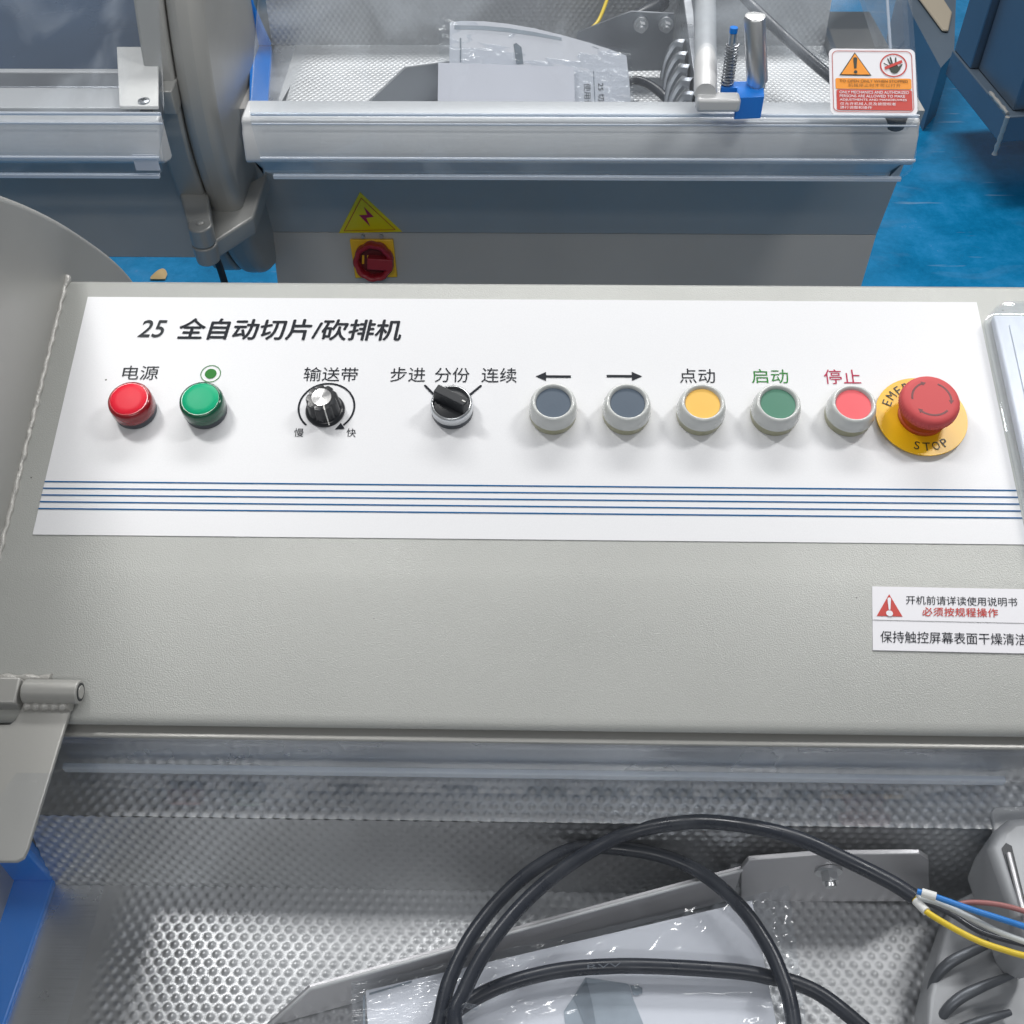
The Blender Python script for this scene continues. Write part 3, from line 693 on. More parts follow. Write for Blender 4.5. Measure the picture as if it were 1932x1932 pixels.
# ================================================================== far slicer: front fittings
dy, yr = GB['dy'], GB['yr']
upn = Vector((0, -1, 0)); 
fa = Vector((0, GB['yu'], GB['zt'])); fb = Vector((0, GB['yl'], GB['zm']))
nU = Vector((0, -(fa.z - fb.z), -(fb.y - fa.y))).normalized()       # outward normal of the upper panel
fb2 = Vector((0, GB['yl'] - 0.10, 0.25)); nL = Vector((0, -(fb.z - fb2.z), (fb.y - fb2.y))).normalized()
def up_(u, v, h=0.0006): return onplane(u, v, nU, fb + nU * h)
def lo_(u, v, h=0.0): return onplane(u, v, nL, fb + nL * h)
def c2(x, y): return ((700 + x / 2.147) / 1.59, (y / 2.147) / 1.59)
tri = [up_(*c2(*q), 0.0) for q in ((680, 1499), (1087, 1490), (815, 1236))]
tr = put('voltage_triangle', MB().prism(tri, nU * 0.0008), M['sign_yellow'], B, smooth=0)
cen = sum(tri, Vector()) / 3
def bandpoly(k0, k1, h):
    m = MB(); a = [cen + (p - cen) * k0 + nU * h for p in tri]; b = [cen + (p - cen) * k1 + nU * h for p in tri]
    for i in range(3): m.poly([a[i], a[(i + 1) % 3], b[(i + 1) % 3], b[i]])
    return m
put('triangle_border', bandpoly(0.82, 0.785, 0.0014), M['sign_red'], tr, smooth=0)
bolt = [up_(*c2(*q), 0.0014) for q in ((838, 1330), (893, 1385), (905, 1397), (856, 1404), (882, 1460), (815, 1392), (808, 1386), (862, 1384))]
put('lightning_bolt', MB().poly(bolt), mat('bolt_red', (0.42, 0.02, 0.09), 0.45), tr, smooth=0)

# isolator switch
q4 = [lo_(*c2(*q), 0.006) for q in ((785, 1792), (1055, 1787), (1028, 1545), (748, 1545))]
sw = put('isolator_switch', MB().prism(q4, nL * -0.0058), M['switch_yellow'], B, bevel=0.0012)
kc = lo_(*c2(902, 1688), 0.016); ex_ = Vector((1, 0, 0))
KM = frame(kc, ex_, nL)
R = 0.5 * (lo_(*c2(1027, 1690), 0.02) - lo_(*c2(767, 1690), 0.02)).length
put('knob_ring', MB().lathe([(R * 0.74, -0.010), (R * 0.97, -0.010), (R, -0.007), (R, 0.003), (R * 0.94, 0.006), (R * 0.80, 0.006), (R * 0.72, 0.003), (R * 0.72, -0.009)], 120,
    mod=lambda a, z: 1 - 0.05 * (0.5 + 0.5 * math.cos(a * 9)) ** 2), M['switch_red'], sw, KM, smooth=60)
put('knob_well', MB().lathe([(R * 0.73, -0.0095), (R * 0.73, -0.0078), (0, -0.0078)], 60), M['estop_dark'], sw, KM)
hb = MB().prism([(-R * 0.28, -R * 0.30, -0.0076), (R * 0.98, -R * 0.30, -0.0076), (R * 0.98, R * 0.28, -0.0076), (-R * 0.28, R * 0.28, -0.0076)], (0, 0, 0.0155))
put('handle', hb, M['switch_red'], sw, KM @ Matrix.Rotation(math.radians(-4), 4, 'Z'), bevel=0.0012)
put('handle_screw', MB().tube([KM @ Vector((R * 0.2, -R * 0.303, 0.0045)), KM @ Vector((R * 0.2, -R * 0.318, 0.0045))], 0.0011, 12), M['sign_dark'], sw, smooth=0)
for x in (-0.55, -0.30):
    put('switch_mark', MB().poly([KM @ Vector((R * (x + a), R * b, -0.0074)) for a, b in ((-0.07, -0.2), (0.04, -0.2), (0.08, 0.25), (-0.03, 0.25))]), M['switch_yellow'], sw, smooth=0)
for du in (-18, 17):
    p = lo_(703 + du, 445, 0.0)
    put('mount_tab', MB().tube([p, p + nL * 0.005], 0.0024, 12), M['steel_dark'], sw)

# clear cover with folded front, hanging lip and end wall
bend = Zp(1000, 228, 0.915); nose = Yp(1000, 300, bend.y - 0.002); lip = Yp(1000, 331, nose.y + 0.002)
topz = 0.915 + math.tan(math.radians(30)) * 0.36
xl, xr_ = Yp(472, 228, bend.y).x, Yp(1735, 229, bend.y).x
xlr = Yp(1720, 320, nose.y).x
def covprof(y0=0.0):
    t30 = math.tan(math.radians(30)); r_ = 0.007; a0 = (bend.y + 0.0062, 0.915 + 0.0038)
    P = [(bend.y + 0.36, topz), (a0[0] + 0.01, a0[1] + 0.01 * t30), a0]
    cy_, cz_ = a0[0] + r_ * 0.5, a0[1] - r_ * 0.866
    for k in range(1, 7):
        q = math.radians(120 + 60 * k / 6); P.append((cy_ + r_ * math.cos(q), cz_ + r_ * math.sin(q)))
    yb_, zb_ = P[-1]
    P += [(yb_, zb_ - 0.003), (nose.y, nose.z + 0.010), (nose.y, nose.z + 0.006), (nose.y + 0.0006, nose.z + 0.003), (nose.y + 0.001, nose.z + 0.001), (lip.y, lip.z)]
    return P
def cover(x0, x1, x0l, x1l, r, parent, side_right=True):
    P = covprof(); m = MB(); n = len(P); a0 = P[2]; yb_, zb_ = P[8]
    xs = [(x0, x1)] * 10 + [(x0 + (x0l - x0) * q, x1 + (x1l - x1) * q) for q in (0.8, 0.9, 0.95, 1.0)]
    rows = []
    for i, (y, z) in enumerate(P[:-1]):
        a, b = xs[i]; rows.append([(a + ((b if i or side_right else b - 0.05) - a) * k / 12, y, z) for k in range(13)])
    # lip with rounded lower corners
    y0, z0 = P[-2]; y1, z1 = P[-1]
    for k in range(1, 9):
        t = k / 8; d = (1 - t) * (z0 - z1); ins = r - math.sqrt(max(0, r * r - max(0, r - d) ** 2)) if d < r else 0
        a, b = x0l + ins, x1l - ins; rows.append([(a + (b - a) * q / 12, y0 + (y1 - y0) * t, z0 + (z1 - z0) * t) for q in range(13)])
    o = 0
    m.v = [p for r_ in rows for p in r_]
    m.f = [(i * 13 + j, i * 13 + j + 1, (i + 1) * 13 + j + 1, (i + 1) * 13 + j) for i in range(len(rows) - 1) for j in range(12)]
    c = put('clear_cover', m, M['acrylic'], parent, smooth=25, solid=0.004)
    put('cover_lip_edge', MB().box((x0l + r * 0.7, lip.y - 0.0022, lip.z - 0.0042), (x1l - r * 0.6, lip.y + 0.0022, lip.z - 0.0002)), M['acrylic_edge'], c, bevel=0.0006)
    put('fold_glint', MB().tube([(x0 + 0.001, a0[0] - 0.003, a0[1] + 0.0005), (x1 - 0.001, a0[0] - 0.003, a0[1] + 0.0005)], 0.0017, 8).tube([(x0 + 0.001, yb_ - 0.002, zb_ - 0.002), (x1 - 0.001, yb_ - 0.002, zb_ - 0.002)], 0.0010, 8)
        .tube([(x0l, nose.y - 0.002, nose.z + 0.001), (x1l, nose.y - 0.002, nose.z + 0.001)], 0.0016, 8), M['acrylic_edge'], c, smooth=80)  # pale tubes standing in for the bright highlights along the bends
    if side_right:
        mm = MB(); pts = [(x1 - 0.003, y, z - 0.003) for y, z in P[:4]] + [(x1 - 0.003, nose.y + 0.02, nose.z + 0.02), (x1 - 0.003, nose.y + 0.36, nose.z + 0.05)]
        mm.prism(pts, (-0.005, 0, 0)); put('cover_end_wall', mm, M['acrylic'], c, smooth=0)
        e_ = MB(); 
        e_.tube([(x1 - 0.019, P[1][0] + (P[0][0] - P[1][0]) * t, P[1][1] + (P[0][1] - P[1][1]) * t - 0.012) for t in np.linspace(0.06, 1, 12)], 0.0015, 8)
        put('cover_seam', e_, M['acrylic_edge'], c)
    return c
cov = cover(xl, xr_, xl + 0.004, xlr, 0.012, B)
xLr = Yp(303, 215, bend.y).x
cov2 = cover(-1.0, xLr, -1.0, Yp(303, 300, nose.y).x, 0.010, B, side_right=False)

# warning sticker on the cover
tn = Vector((0, -math.sin(math.radians(30)), math.cos(math.radians(30)))); tp = Vector((0, bend.y + 0.008, 0.915 + 0.0046)) + tn * 0.0024
def zq(x, y): return ((2450 + x / 5.52) / 1.59, (120 + y / 5.52) / 1.59)
def tk_(x, y, h=0.0): return onplane(*zq(x, y), tn, tp + tn * h)
TL, TR, BL, BR = tk_(196, 146), tk_(1622, 160), tk_(226, 1242), tk_(1668, 1256)
exS = (TR - TL + BR - BL) / 2; eyS = (TL - BL + TR - BR) / 2; oS = (TL + TR + BL + BR) / 4 - exS / 2 - eyS / 2
def S(a, b, h=0.0): return oS + exS * a + eyS * (1 - b) + tn * h          # a, b in 0..1, b downwards
def nz(x, y): return ((x - 211 - 0.03 * (y - 700)) / 1434, (y - 150) / 1098)
WS, HS_ = exS.length, eyS.length
def srect(a0, b0, a1, b1, r, h):
    w, hh = (a1 - a0) * WS, (b1 - b0) * HS_
    return [S((a0 + a1) / 2 + x / WS, (b0 + b1) / 2 - y / HS_, h) for x, y, _ in rounded(w, hh, r, 5)]
stk = put('safety_sticker', MB().prism(srect(0, 0, 1, 1, 0.0055, 0), tn * 0.0006), M['white_label'], cov, smooth=0)
o1 = srect(0.032, 0.035, 0.962, 0.962, 0.0055, 0.0012); o2 = srect(0.041, 0.046, 0.953, 0.951, 0.0048, 0.0012)
put('sticker_border', MB().add(o1 + o2, [(i, (i + 1) % len(o1), len(o1) + (i + 1) % len(o1), len(o1) + i) for i in range(len(o1))]), mat('sticker_rim', (0.50, 0.16, 0.15), 0.5), stk, smooth=0)
def spoly(pts, h): return [S(*nz(*p), h) for p in pts]
put('warning_triangle', MB().poly(spoly(((370, 602), (903, 604), (625, 216)), 0.0012)), M['sign_dark'], stk, smooth=0)
put('triangle_fill', MB().poly(spoly(((400, 590), (873, 591), (626, 245)), 0.0016)), M['sign_orange'], stk, smooth=0)
em = MB().poly(spoly(((612, 492), (652, 492), (662, 330), (655, 312), (628, 308), (602, 314), (595, 330)), 0.0020))
em.poly(spoly([(636 + 29 * math.cos(t), 552 + 29 * math.sin(t)) for t in np.linspace(0, 6.28, 18, endpoint=False)], 0.0020))
put('exclamation_mark', em, M['sign_dark'], stk, smooth=0)
rg = MB(); 
for k in range(48):
    a, b = 2 * math.pi * k / 48, 2 * math.pi * (k + 1) / 48
    rg.poly(spoly([(1268 + 226 * q * math.cos(t), 428 + 196 * q * math.sin(t)) for q, t in ((0.9, a), (1, a), (1, b), (0.9, b))], 0.0012))
put('prohibition_ring', rg, M['sign_red'], stk, smooth=0)
hd = MB()
hd.poly(spoly(((1195, 470), (1225, 540), (1275, 565), (1330, 555), (1375, 500), (1422, 405), (1395, 412), (1350, 450), (1325, 415), (1290, 400), (1230, 425)), 0.0012))
for (x0, y0, x1, y1, w) in ((1215, 455, 1110, 395, 9), (1225, 430, 1172, 318, 13), (1250, 415, 1217, 296, 15), (1305, 415, 1306, 302, 15)):
    d = Vector((x1 - x0, y1 - y0)).normalized(); q = Vector((-d.y, d.x)) * w
    hd.poly(spoly(((x0 - q.x, y0 - q.y), (x1 - q.x * 0.8, y1 - q.y * 0.8), (x1 + d.x * 8, y1 + d.y * 8), (x1 + q.x * 0.8, y1 + q.y * 0.8), (x0 + q.x, y0 + q.y)), 0.0012))
put('hand_symbol', hd, M['sign_dark'], stk, smooth=0)
put('prohibition_bar', MB().poly(spoly(((1130, 505), (1418, 385), (1402, 342), (1114, 462)), 0.0016)), M['sign_red'], stk, smooth=0)
def snb(x0, y0, x1, y1, r, h):
    a0, b0 = nz(x0, (y0 + y1) / 2)[0], nz(0, y0)[1]; a1, b1 = nz(x1, (y0 + y1) / 2)[0], nz(0, y1)[1]
    return srect(a0, b0, a1, b1, r, h)
put('orange_band', MB().poly(snb(306, 648, 1562, 826, 0.0018, 0.0012)), M['sign_orange'], stk, smooth=0)
put('red_band', MB().poly(snb(326, 838, 1572, 1174, 0.0018, 0.0012)), M['sign_red'], stk, smooth=0)
def stext(body, x0, y0, x1, y1, m, **k):
    o = S(*nz(x0, y1), 0.0017); return text_at(body, o, S(*nz(x1, y1), 0.0017) - o, S(*nz(x0, y0), 0.0017) - o, m, stk, **k)
stext('TO OPEN ONLY WHEN STOPPED', 374, 676, 1502, 722, M['sign_brown'], bold=0.012)
stext('机械停止时才可以打开', 515, 738, 1380, 798, M['sign_brown'], space=1.12)
stext('ONLY MECHANICS AND AUTHORIZED', 370, 862, 1515, 908, M['white_label'], bold=0.01)
stext('PERSONS ARE ALLOWED TO MAKE', 374, 926, 1450, 970, M['white_label'], bold=0.01)
stext('ADJUSTMENTS AND MANOEUVRES', 374, 992, 1478, 1036, M['white_label'], bold=0.01)
stext('仅允许机械人员及被授权者', 380, 1050, 1300, 1100, M['white_label'], space=1.05)
stext('进行调整和操作', 380, 1112, 905, 1160, M['white_label'], space=1.05)

# hinge bracket at the foot of the far guard
yk = 1.055
kc = Yp(384, 452, yk); rk = 0.5 * (Yp(408, 455, yk) - Yp(363, 455, yk)).length
z1_, z2_, z3_ = Yp(384, 437, yk - rk).z, Yp(384, 472, yk - rk).z, Yp(384, 505, yk - rk).z
k1 = put('guard_hinge', MB().lathe([(0, z2_ + 0.0006), (rk, z2_ + 0.0006), (rk, z1_), (0, z1_)], 32, c=(kc.x, kc.y)), M['smooth_paint'], B, bevel=0.002)
put('hinge_strap', MB().prism([(kc.x - rk * 0.98, kc.y, z2_ + 0.0012), (kc.x + rk * 0.98, kc.y, z2_ + 0.0012), (-0.378, 1.125, z2_ + 0.0012), (-0.412, 1.125, z2_ + 0.0012)], (0, 0, z1_ - z2_ - 0.0015)), M['smooth_paint'], k1, bevel=0.003)
put('hinge_pin', MB().lathe([(0.0042, z1_ - 0.002), (0.0042, z1_ + 0.0012), (0.003, z1_ + 0.002), (0, z1_ + 0.0022)], 20, c=(kc.x, kc.y + 0.002)), M['weld'], k1)
lowc = MB().lathe([(0, z3_), (rk * 0.95, z3_), (rk * 1.06, z2_), (0, z2_)], 32, c=(kc.x, kc.y))
put('hinge_knuckle', lowc, M['smooth_paint'], k1, bevel=0.002)
ae = Yp(487, 444, 1.11)
put('hinge_arm', MB().prism([(kc.x, kc.y - rk, z3_ + 0.001), (ae.x, 1.105, z3_ + 0.002), (ae.x, 1.20, z3_ + 0.002), (kc.x - 0.012, 1.13, z3_ + 0.001), (kc.x - rk * 0.6, kc.y + rk, z3_ + 0.001)], (0, 0.003, z2_ - z3_ - 0.002)), M['smooth_paint'], k1, bevel=0.003)
wd = Yp(400, 520, 1.0)
put('sensor_lead', MB().tube(smoothpath([(kc.x + 0.006, kc.y + 0.004, z3_ + 0.004), (kc.x + 0.005, kc.y + 0.02, z3_ - 0.04), (kc.x + 0.002, kc.y + 0.05, z3_ - 0.25), (kc.x, kc.y + 0.1, 0.02)], 8), 0.0042, 10), M['black_matt'], k1)
# latch block on the seam
lt_ = Yp(320, 186, 1.098); put('latch_block', MB().box((lt_.x - 0.007, 1.088, lt_.z - 0.013), (lt_.x + 0.007, 1.13, lt_.z + 0.013)), M['smooth_paint'], B, bevel=0.0012)

# left (outfeed) side of the far slicer
put('outfeed_panel', MB().box((-1.3, 1.14, Yp(215, 486, 1.14).z), (-0.4115, 1.40, 0.838)), M['body'], B, bevel=0.002)
put('outfeed_rail', MB().ext([(yr - 0.022, 0.898), (yr - 0.033, 0.8985), (yr - 0.0385, 0.896), (yr - 0.0395, 0.891), (yr - 0.0435, 0.887), (yr - 0.050, 0.861), (yr - 0.047, 0.857), (yr - 0.03, 0.850), (yr - 0.022, 0.850)], -1.3, -0.372), M['rail'], B, bevel=0.002, seg=2, smooth=55)
for va, vb, zz, mm in ((203, 165, 0.893, 'rail'), (164, 138, 0.886, 'steel_dark'), (136, 129, 0.884, 'rail')):
    put('outfeed_bar', MB().box((-1.3, Zp(100, va, zz).y, zz - 0.02), (-0.4115, Zp(100, vb, zz).y, zz)), M[mm], B, bevel=0.0015)
put('outfeed_bed', MB().box((-1.3, yr + 0.02, 0.8405), (-0.4115, yr + 0.62, 0.855)), mat('reflected_blue_bed', (0.035, 0.07, 0.13), 0.25, var=(6, 0.25), rvar=(9, 0.12, 0.4)), B)  # blue of the reflections is put into the bed's colour
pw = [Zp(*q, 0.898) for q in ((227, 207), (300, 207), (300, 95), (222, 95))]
wpl = put('glare_plate', MB().prism(pw, (0, 0, 0.004)), mat('lamp_glare', (0.86, 0.85, 0.82), 0.35, 0.0, var=(50, 0.06)), B, bevel=0.0008)  # plain white stands in for the lamp's reflection on this metal plate
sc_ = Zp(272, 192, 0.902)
put('white_patch', MB().box((Yp(250, 305, lip.y).x, lip.y + 0.003, lip.z + 0.002), (Yp(296, 305, lip.y).x, lip.y + 0.0036, lip.z + 0.019)), M['white_label'], cov2, smooth=0)  # flat white patch just behind the cover lip
put('plate_screw', MB().lathe([(0.0062, 0), (0.0058, 0.0018), (0.004, 0.0024), (0, 0.0025)], 24), M['satin'], wpl, Matrix.Translation(sc_))
put('screw_slot', MB().box((-0.0030, -0.0005, 0.0024), (0.0030, 0.0005, 0.0029)).box((-0.0005, -0.0030, 0.0024), (0.0005, 0.0030, 0.00285)), M['black_matt'], wpl, Matrix.Translation(sc_), smooth=0)
put('rubber_bumper', MB().lathe([(0.0, 0), (0.017, 0), (0.017, 0.012), (0.014, 0.016), (0, 0.016)], 28), M['black_matt'], B, Matrix.Translation(Zp(1680, 242, 0.885)), bevel=0.001)

# right end of the far tray
put('tray_end_wall', MB().prism([(0.354, 1.072, 0.80), (0.354, 1.40, 0.80), (0.354, 1.40, 0.825), (0.354, 1.072, 0.825)], (0.006, 0, 0)), M['steel_dark'], B)

# product gripper carriage (both machines): plate, claws, tube and blue grip block
def carriage_far():
    x0 = Zp(1272, 186, 0.83).x
    g = put('gripper', MB().prism([(x0 + 0.012, 1.075, 0.822), (x0 + 0.012, 1.345, 0.822), (x0 + 0.012, 1.345, 0.90), (x0 + 0.012, 1.075, 0.875)], (0.010, 0, 0)), M['steel'], B, bevel=0.001)
    for k in range(6):
        y = 1.085 + 0.030 * k
        pts = [Vector((x0 + 0.012, y, 0.868)), Vector((x0 + 0.002, y + 0.004, 0.866)), Vector((x0 - 0.008, y - 0.004, 0.852)), Vector((x0 - 0.012, y - 0.014, 0.834))]
        put('claw', MB().tube(smoothpath(pts, 5), lambda t: 0.0065 * (1 - 0.75 * t) + 0.0008, 8), M['steel_dark'], g)
    pq = [Zp(1190, 130, 0.835), Zp(1268, 132, 0.835), Zp(1272, 128, 0.835)]
    yb_ = Zp(1230, 134, 0.822).y
    pts = [Yp(*q, yb_) for q in ((1150, 135), (1266, 133), (1272, 26), (1192, 22), (1168, 30), (1090, 62), (1080, 110))]
    pl = put('bolt_plate', MB().prism(pts, (0, 0.003, 0)), M['steel_dark'], g)
    for u in (1209, 1256):
        p = Yp(u, 44, yb_); put('bolt', MB().tube([p, p + Vector((0, -0.005, 0))], 0.0085, 20).tube([p + Vector((0, -0.005, 0)), p + Vector((0, -0.013, 0))], 0.0058, 6).tube([p + Vector((0, -0.013, 0)), p + Vector((0, -0.018, 0))], 0.0036, 12), M['chrome'], pl)
    # L-shaped tube reaching over the rail
    zT = 0.945
    a = Zp(1331, 176, zT); b_ = Zp(1331, -60, zT); d_ = Zp(1397, 176, zT)
    put('slide_tube', MB().tube([b_, b_.lerp(a, 0.5), b_.lerp(a, 0.985), a], lambda t: 0.0108 if t < 0.9 else 0.0096, 24), M['rail'], g, smooth=60)
    put('slide_foot', MB().box((a.x - 0.008, a.y - 0.010, zT - 0.014), (d_.x, a.y + 0.006, zT - 0.001)), M['rail'], g, bevel=0.003)
    pa = [Zp(*q, zT - 0.006) for q in ((1309, -60), (1314, 184), (1322, 186), (1318, -60))]
    put('slide_plate', MB().prism(pa, (0, 0, -0.010)), M['steel'], g)
    # blue block, handle rod and spring pin
    q = [Zp(*p_, 0.940) for p_ in ((1361, 165), (1391, 165), (1391, 184), (1442, 182), (1441, 152), (1361, 154))]
    bk = put('grip_block', MB().prism(q, (0, 0, -0.022)), M['bright_blue'], g, bevel=0.0008)
    yb2 = Zp(1428, 160, 0.94).y
    z0 = Yp(1428, 157, yb2).z - 0.004; z1 = Yp(1424, 30, yb2).z
    xr0 = Yp(1428, 157, yb2).x; xr1 = Yp(1424, 30, yb2).x
    put('handle_rod', MB().tube([(xr0, yb2, z0), (xr0, yb2, z0 + 0.006)], 0.0082, 20).tube([(xr0, yb2, z0 + 0.0062), (xr1, yb2, z1 - 0.0015), (xr1, yb2, z1)], lambda t: 0.0098 if t < 0.9 else 0.0086, 24), M['chrome'], bk, smooth=60)
    xp = Yp(1375, 150, yb2).x; zz0 = Yp(1375, 156, yb2).z - 0.004; zz1 = Yp(1372, 62, yb2).z
    put('spring_pin', MB().tube([(xp, yb2, zz0), (xp - 0.002, yb2, zz1)], 0.0036, 14), M['steel'], bk)
    sp_ = [Vector((xp - 0.001 + 0.0056 * math.cos(t), yb2 + 0.0056 * math.sin(t), zz0 + 0.002 + 0.0030 * t / 6.283)) for t in np.linspace(0, 6.283 * 13, 13 * 12)]
    put('spring', MB().tube(sp_, 0.0008, 6), M['steel_dark'], bk)
    put('pin_cap', MB().tube([(xp - 0.002, yb2, zz1 + 0.0003), (xp - 0.002, yb2, zz1 + 0.005)], 0.0037, 14), M['blue'], bk)
carriage_far()

# bent sheet guide standing in the trays
def guide_near():
    f1 = Zp(1400, 1692, 0.8165); f2 = Zp(585, 1915, 0.8165); d = (f2 - f1); n = Vector((d.y, -d.x, 0)).normalized()
    if n.y > 0: n = -n
    def on(u, v): return onplane(u, v, n, f1)
    top = [on(*q) for q in ((505, 1937), (585, 1865), (1000, 1748), (1400, 1640))]
    bot = [Vector((p.x, p.y, 0.8165)) for p in (top[-1], top[0])]
    g = put('product_guide', MB().prism(top + bot, n * -0.002), M['guide'], A, bevel=0.0004)
    put('guide_edge', MB().tube([p + n * 0.0004 for p in top], 0.0010, 8), M['rail'], g, smooth=60)
    yb_ = Zp(1640, 1701, 0.8165).y
    pts = [Yp(*q, yb_) for q in ((1398, 1702), (1398, 1642), (1412, 1624), (1545, 1613), (1735, 1611), (1752, 1622), (1756, 1701))]
    pl = put('bolt_plate', MB().prism(pts, (0, 0.003, 0)), M['guide'], g, bevel=0.0006)
    p = Yp(1563, 1642, yb_); f_ = Vector((0, -1, -0.05))
    put('bolt', MB().tube([p, p + f_ * 0.0015], 0.0075, 22).tube([p + f_ * 0.0015, p + f_ * 0.007], 0.0050, 6).tube([p + f_ * 0.007, p + f_ * 0.0095], 0.0030, 12), M['chrome'], pl)
guide_near()
GD = (Zp(1400, 1692, 0.8165) - Zp(585, 1915, 0.8165)).normalized()
def guide_far():
    p0 = Zp(765, 126, 0.8615); p1 = p0 + GD * 0.12; ft = Zp(695, 192, 0.8165)
    n = Vector((-GD.y, GD.x, 0)).normalized()
    if n.y > 0: n = -n
    pts = [ft, p0, p1, Vector((p1.x, p1.y, 0.8165)), Vector((p0.x, p0.y, 0.8165))]
    g = put('product_guide', MB().prism(pts, n * -0.002), M['steel_dark'], B, bevel=0.0004)
    put('guide_edge', MB().tube([p + n * 0.0004 for p in pts[:3]], 0.0012, 8), M['rail'], g)
guide_far()

# near carriage at the right edge of the picture
def carriage_near():
    x0 = 0.232
    pts = [Zp(*q, 0.852) for q in ((1800, 1700), (1990, 1600), (1990, 1990), (1745, 1990), (1752, 1880), (1770, 1800))]
    g = put('gripper', MB().prism(pts, (0, 0, -0.03)), M['arm'], A, bevel=0.003)
    for k in range(3):
        v = 1808 + 70 * k; u = 1748 + 14 * (k % 2)
        a = [Zp(u + 150 + 4 * k, v - 42 + 2 * k, 0.858), Zp(u + 95, v - 18, 0.860), Zp(u + 45, v + 8, 0.858), Zp(u + 14, v + 42, 0.850), Zp(u + 4, v + 80, 0.836)]
        put('claw', MB().tube(smoothpath(a, 6), lambda t: 0.0021 * math.sin(math.pi * min(1, 0.12 + 0.80 * t)) + 0.0008, 10), M['claw'], g, smooth=60)
    # rounded arm with a slot
    zA = 0.90
    a, b_ = Zp(1935, 1545, zA), Zp(1968, 1760, zA)
    arm = put('slotted_arm', MB().prism([Zp(*q, zA) for q in ((1868, 1595), (1880, 1560), (1905, 1540), (1990, 1532), (1990, 1800), (1932, 1775))], (0, 0, -0.045)), M['arm'], g, bevel=0.006, seg=4)
    put('slot', MB().prism([Zp(*q, zA + 0.0006) for q in ((1890, 1600), (1898, 1590), (1909, 1596), (1944, 1740), (1934, 1740))], (0, 0, -0.0004)), M['black_matt'], arm, smooth=0)
    put('slot_rod', MB().tube([Zp(1903, 1610, zA + 0.0012), Zp(1936, 1740, zA + 0.0012)], 0.0014, 10), M['guide'], arm)
    put('end_plate', MB().prism([Zp(*q, 0.884) for q in ((1870, 1530), (1878, 1521), (1990, 1519), (1990, 1592), (1880, 1592))], (0, 0, -0.004)), M['rail'], g, bevel=0.001)
carriage_near()

# ================================================================== cables in the near tray
def zpath(pts): return smoothpath([Zp(u, v, z) for u, v, z in pts], 9)
pc = thing('power_cable', Zp(1000, 1850, 0.82), 'thick black cable coiled in the near tray with bare coloured cores', 'cable')
cabA = zpath([(905, 2050, 0.86), (858, 1932, 0.866), (876, 1870, 0.868), (925, 1780, 0.872), (1000, 1692, 0.875), (1088, 1622, 0.877), (1185, 1572, 0.877), (1300, 1551, 0.886), (1400, 1557, 0.896), (1500, 1580, 0.904), (1600, 1624, 0.906), (1680, 1664, 0.905), (1724, 1692, 0.904)])
cabB = zpath([(800, 2050, 0.858), (828, 1932, 0.860), (848, 1850, 0.862), (890, 1765, 0.864), (950, 1690, 0.865), (1015, 1635, 0.866), (1090, 1600, 0.866), (1180, 1602, 0.864), (1260, 1618, 0.863), (1331, 1652, 0.862), (1400, 1714, 0.862), (1449, 1785, 0.862), (1478, 1850, 0.862), (1494, 1908, 0.862), (1510, 2040, 0.86)])
cabC = zpath([(800, 1960, 0.850), (872, 1898, 0.852), (950, 1858, 0.853), (1050, 1832, 0.853), (1150, 1823, 0.853), (1253, 1824, 0.853), (1390, 1833, 0.852), (1449, 1843, 0.851), (1508, 1857, 0.850), (1572, 1892, 0.850), (1680, 1985, 0.85)])
for c in (cabA, cabB, cabC): put('cable_jacket', MB().tube(c, 0.0040, 18), M['rubber'], pc, smooth=80)
oT = Zp(1108, 1828, 0.853) - ray(1108, 1828) * 0.0058; eT = Zp(1172, 1824, 0.853) - ray(1172, 1824) * 0.0058
text_at('RVV', oT, eT - oT, UP * 0.0022, mat('cable_print', (0.16, 0.18, 0.21), 0.5), pc, name='cable_lettering')
tp_ = Zp(868, 1902, 0.868)
put('cable_tie', MB().tube([tp_ + Vector((-0.009, -0.002, -0.005)), tp_ + Vector((-0.004, 0.0, 0.0012)), tp_ + Vector((0.003, 0.001, 0.0014)), tp_ + Vector((0.008, 0.002, -0.005))], 0.0013, 8), M['film'], pc)
def core(m, pts, r, sleeve=None):
    w = put('core_wire', MB().tube(zpath(pts), r, 12), m, pc, smooth=80)
    if sleeve: put('end_sleeve', MB().tube([Zp(*q) for q in sleeve], r * 1.45, 14), M['sleeve'], w)
core(M['wire_brown'], [(1790, 1712, 0.9010), (1828, 1703, 0.9020), (1880, 1706, 0.9040), (1932, 1719, 0.9050), (2000, 1745, 0.9050)], 0.00135)
core(M['wire_blue'], [(1731, 1682, 0.9110), (1765, 1692, 0.9130), (1830, 1715, 0.9140), (1880, 1731, 0.9140), (1932, 1748, 0.9130), (2000, 1772, 0.9130)], 0.00155, [(1739, 1684, 0.9122), (1766, 1692, 0.9132)])
core(M['wire_white'], [(1722, 1692, 0.9030), (1772, 1704, 0.9060), (1830, 1731, 0.9080), (1880, 1756, 0.9090), (1932, 1776, 0.9090), (2000, 1798, 0.9090)], 0.0015)
core(M['wire_yellow'], [(1722, 1693, 0.9050), (1748, 1720, 0.9090), (1800, 1752, 0.9110), (1850, 1777, 0.9120), (1900, 1794, 0.9120), (1932, 1803, 0.9120), (2000, 1818, 0.9110)], 0.00155, [(1728, 1700, 0.9062), (1748, 1720, 0.9090)])
core(M['rubber'], [(1722, 1692, 0.9010), (1790, 1722, 0.8990), (1850, 1758, 0.8990), (1932, 1782, 0.8990)], 0.0015)

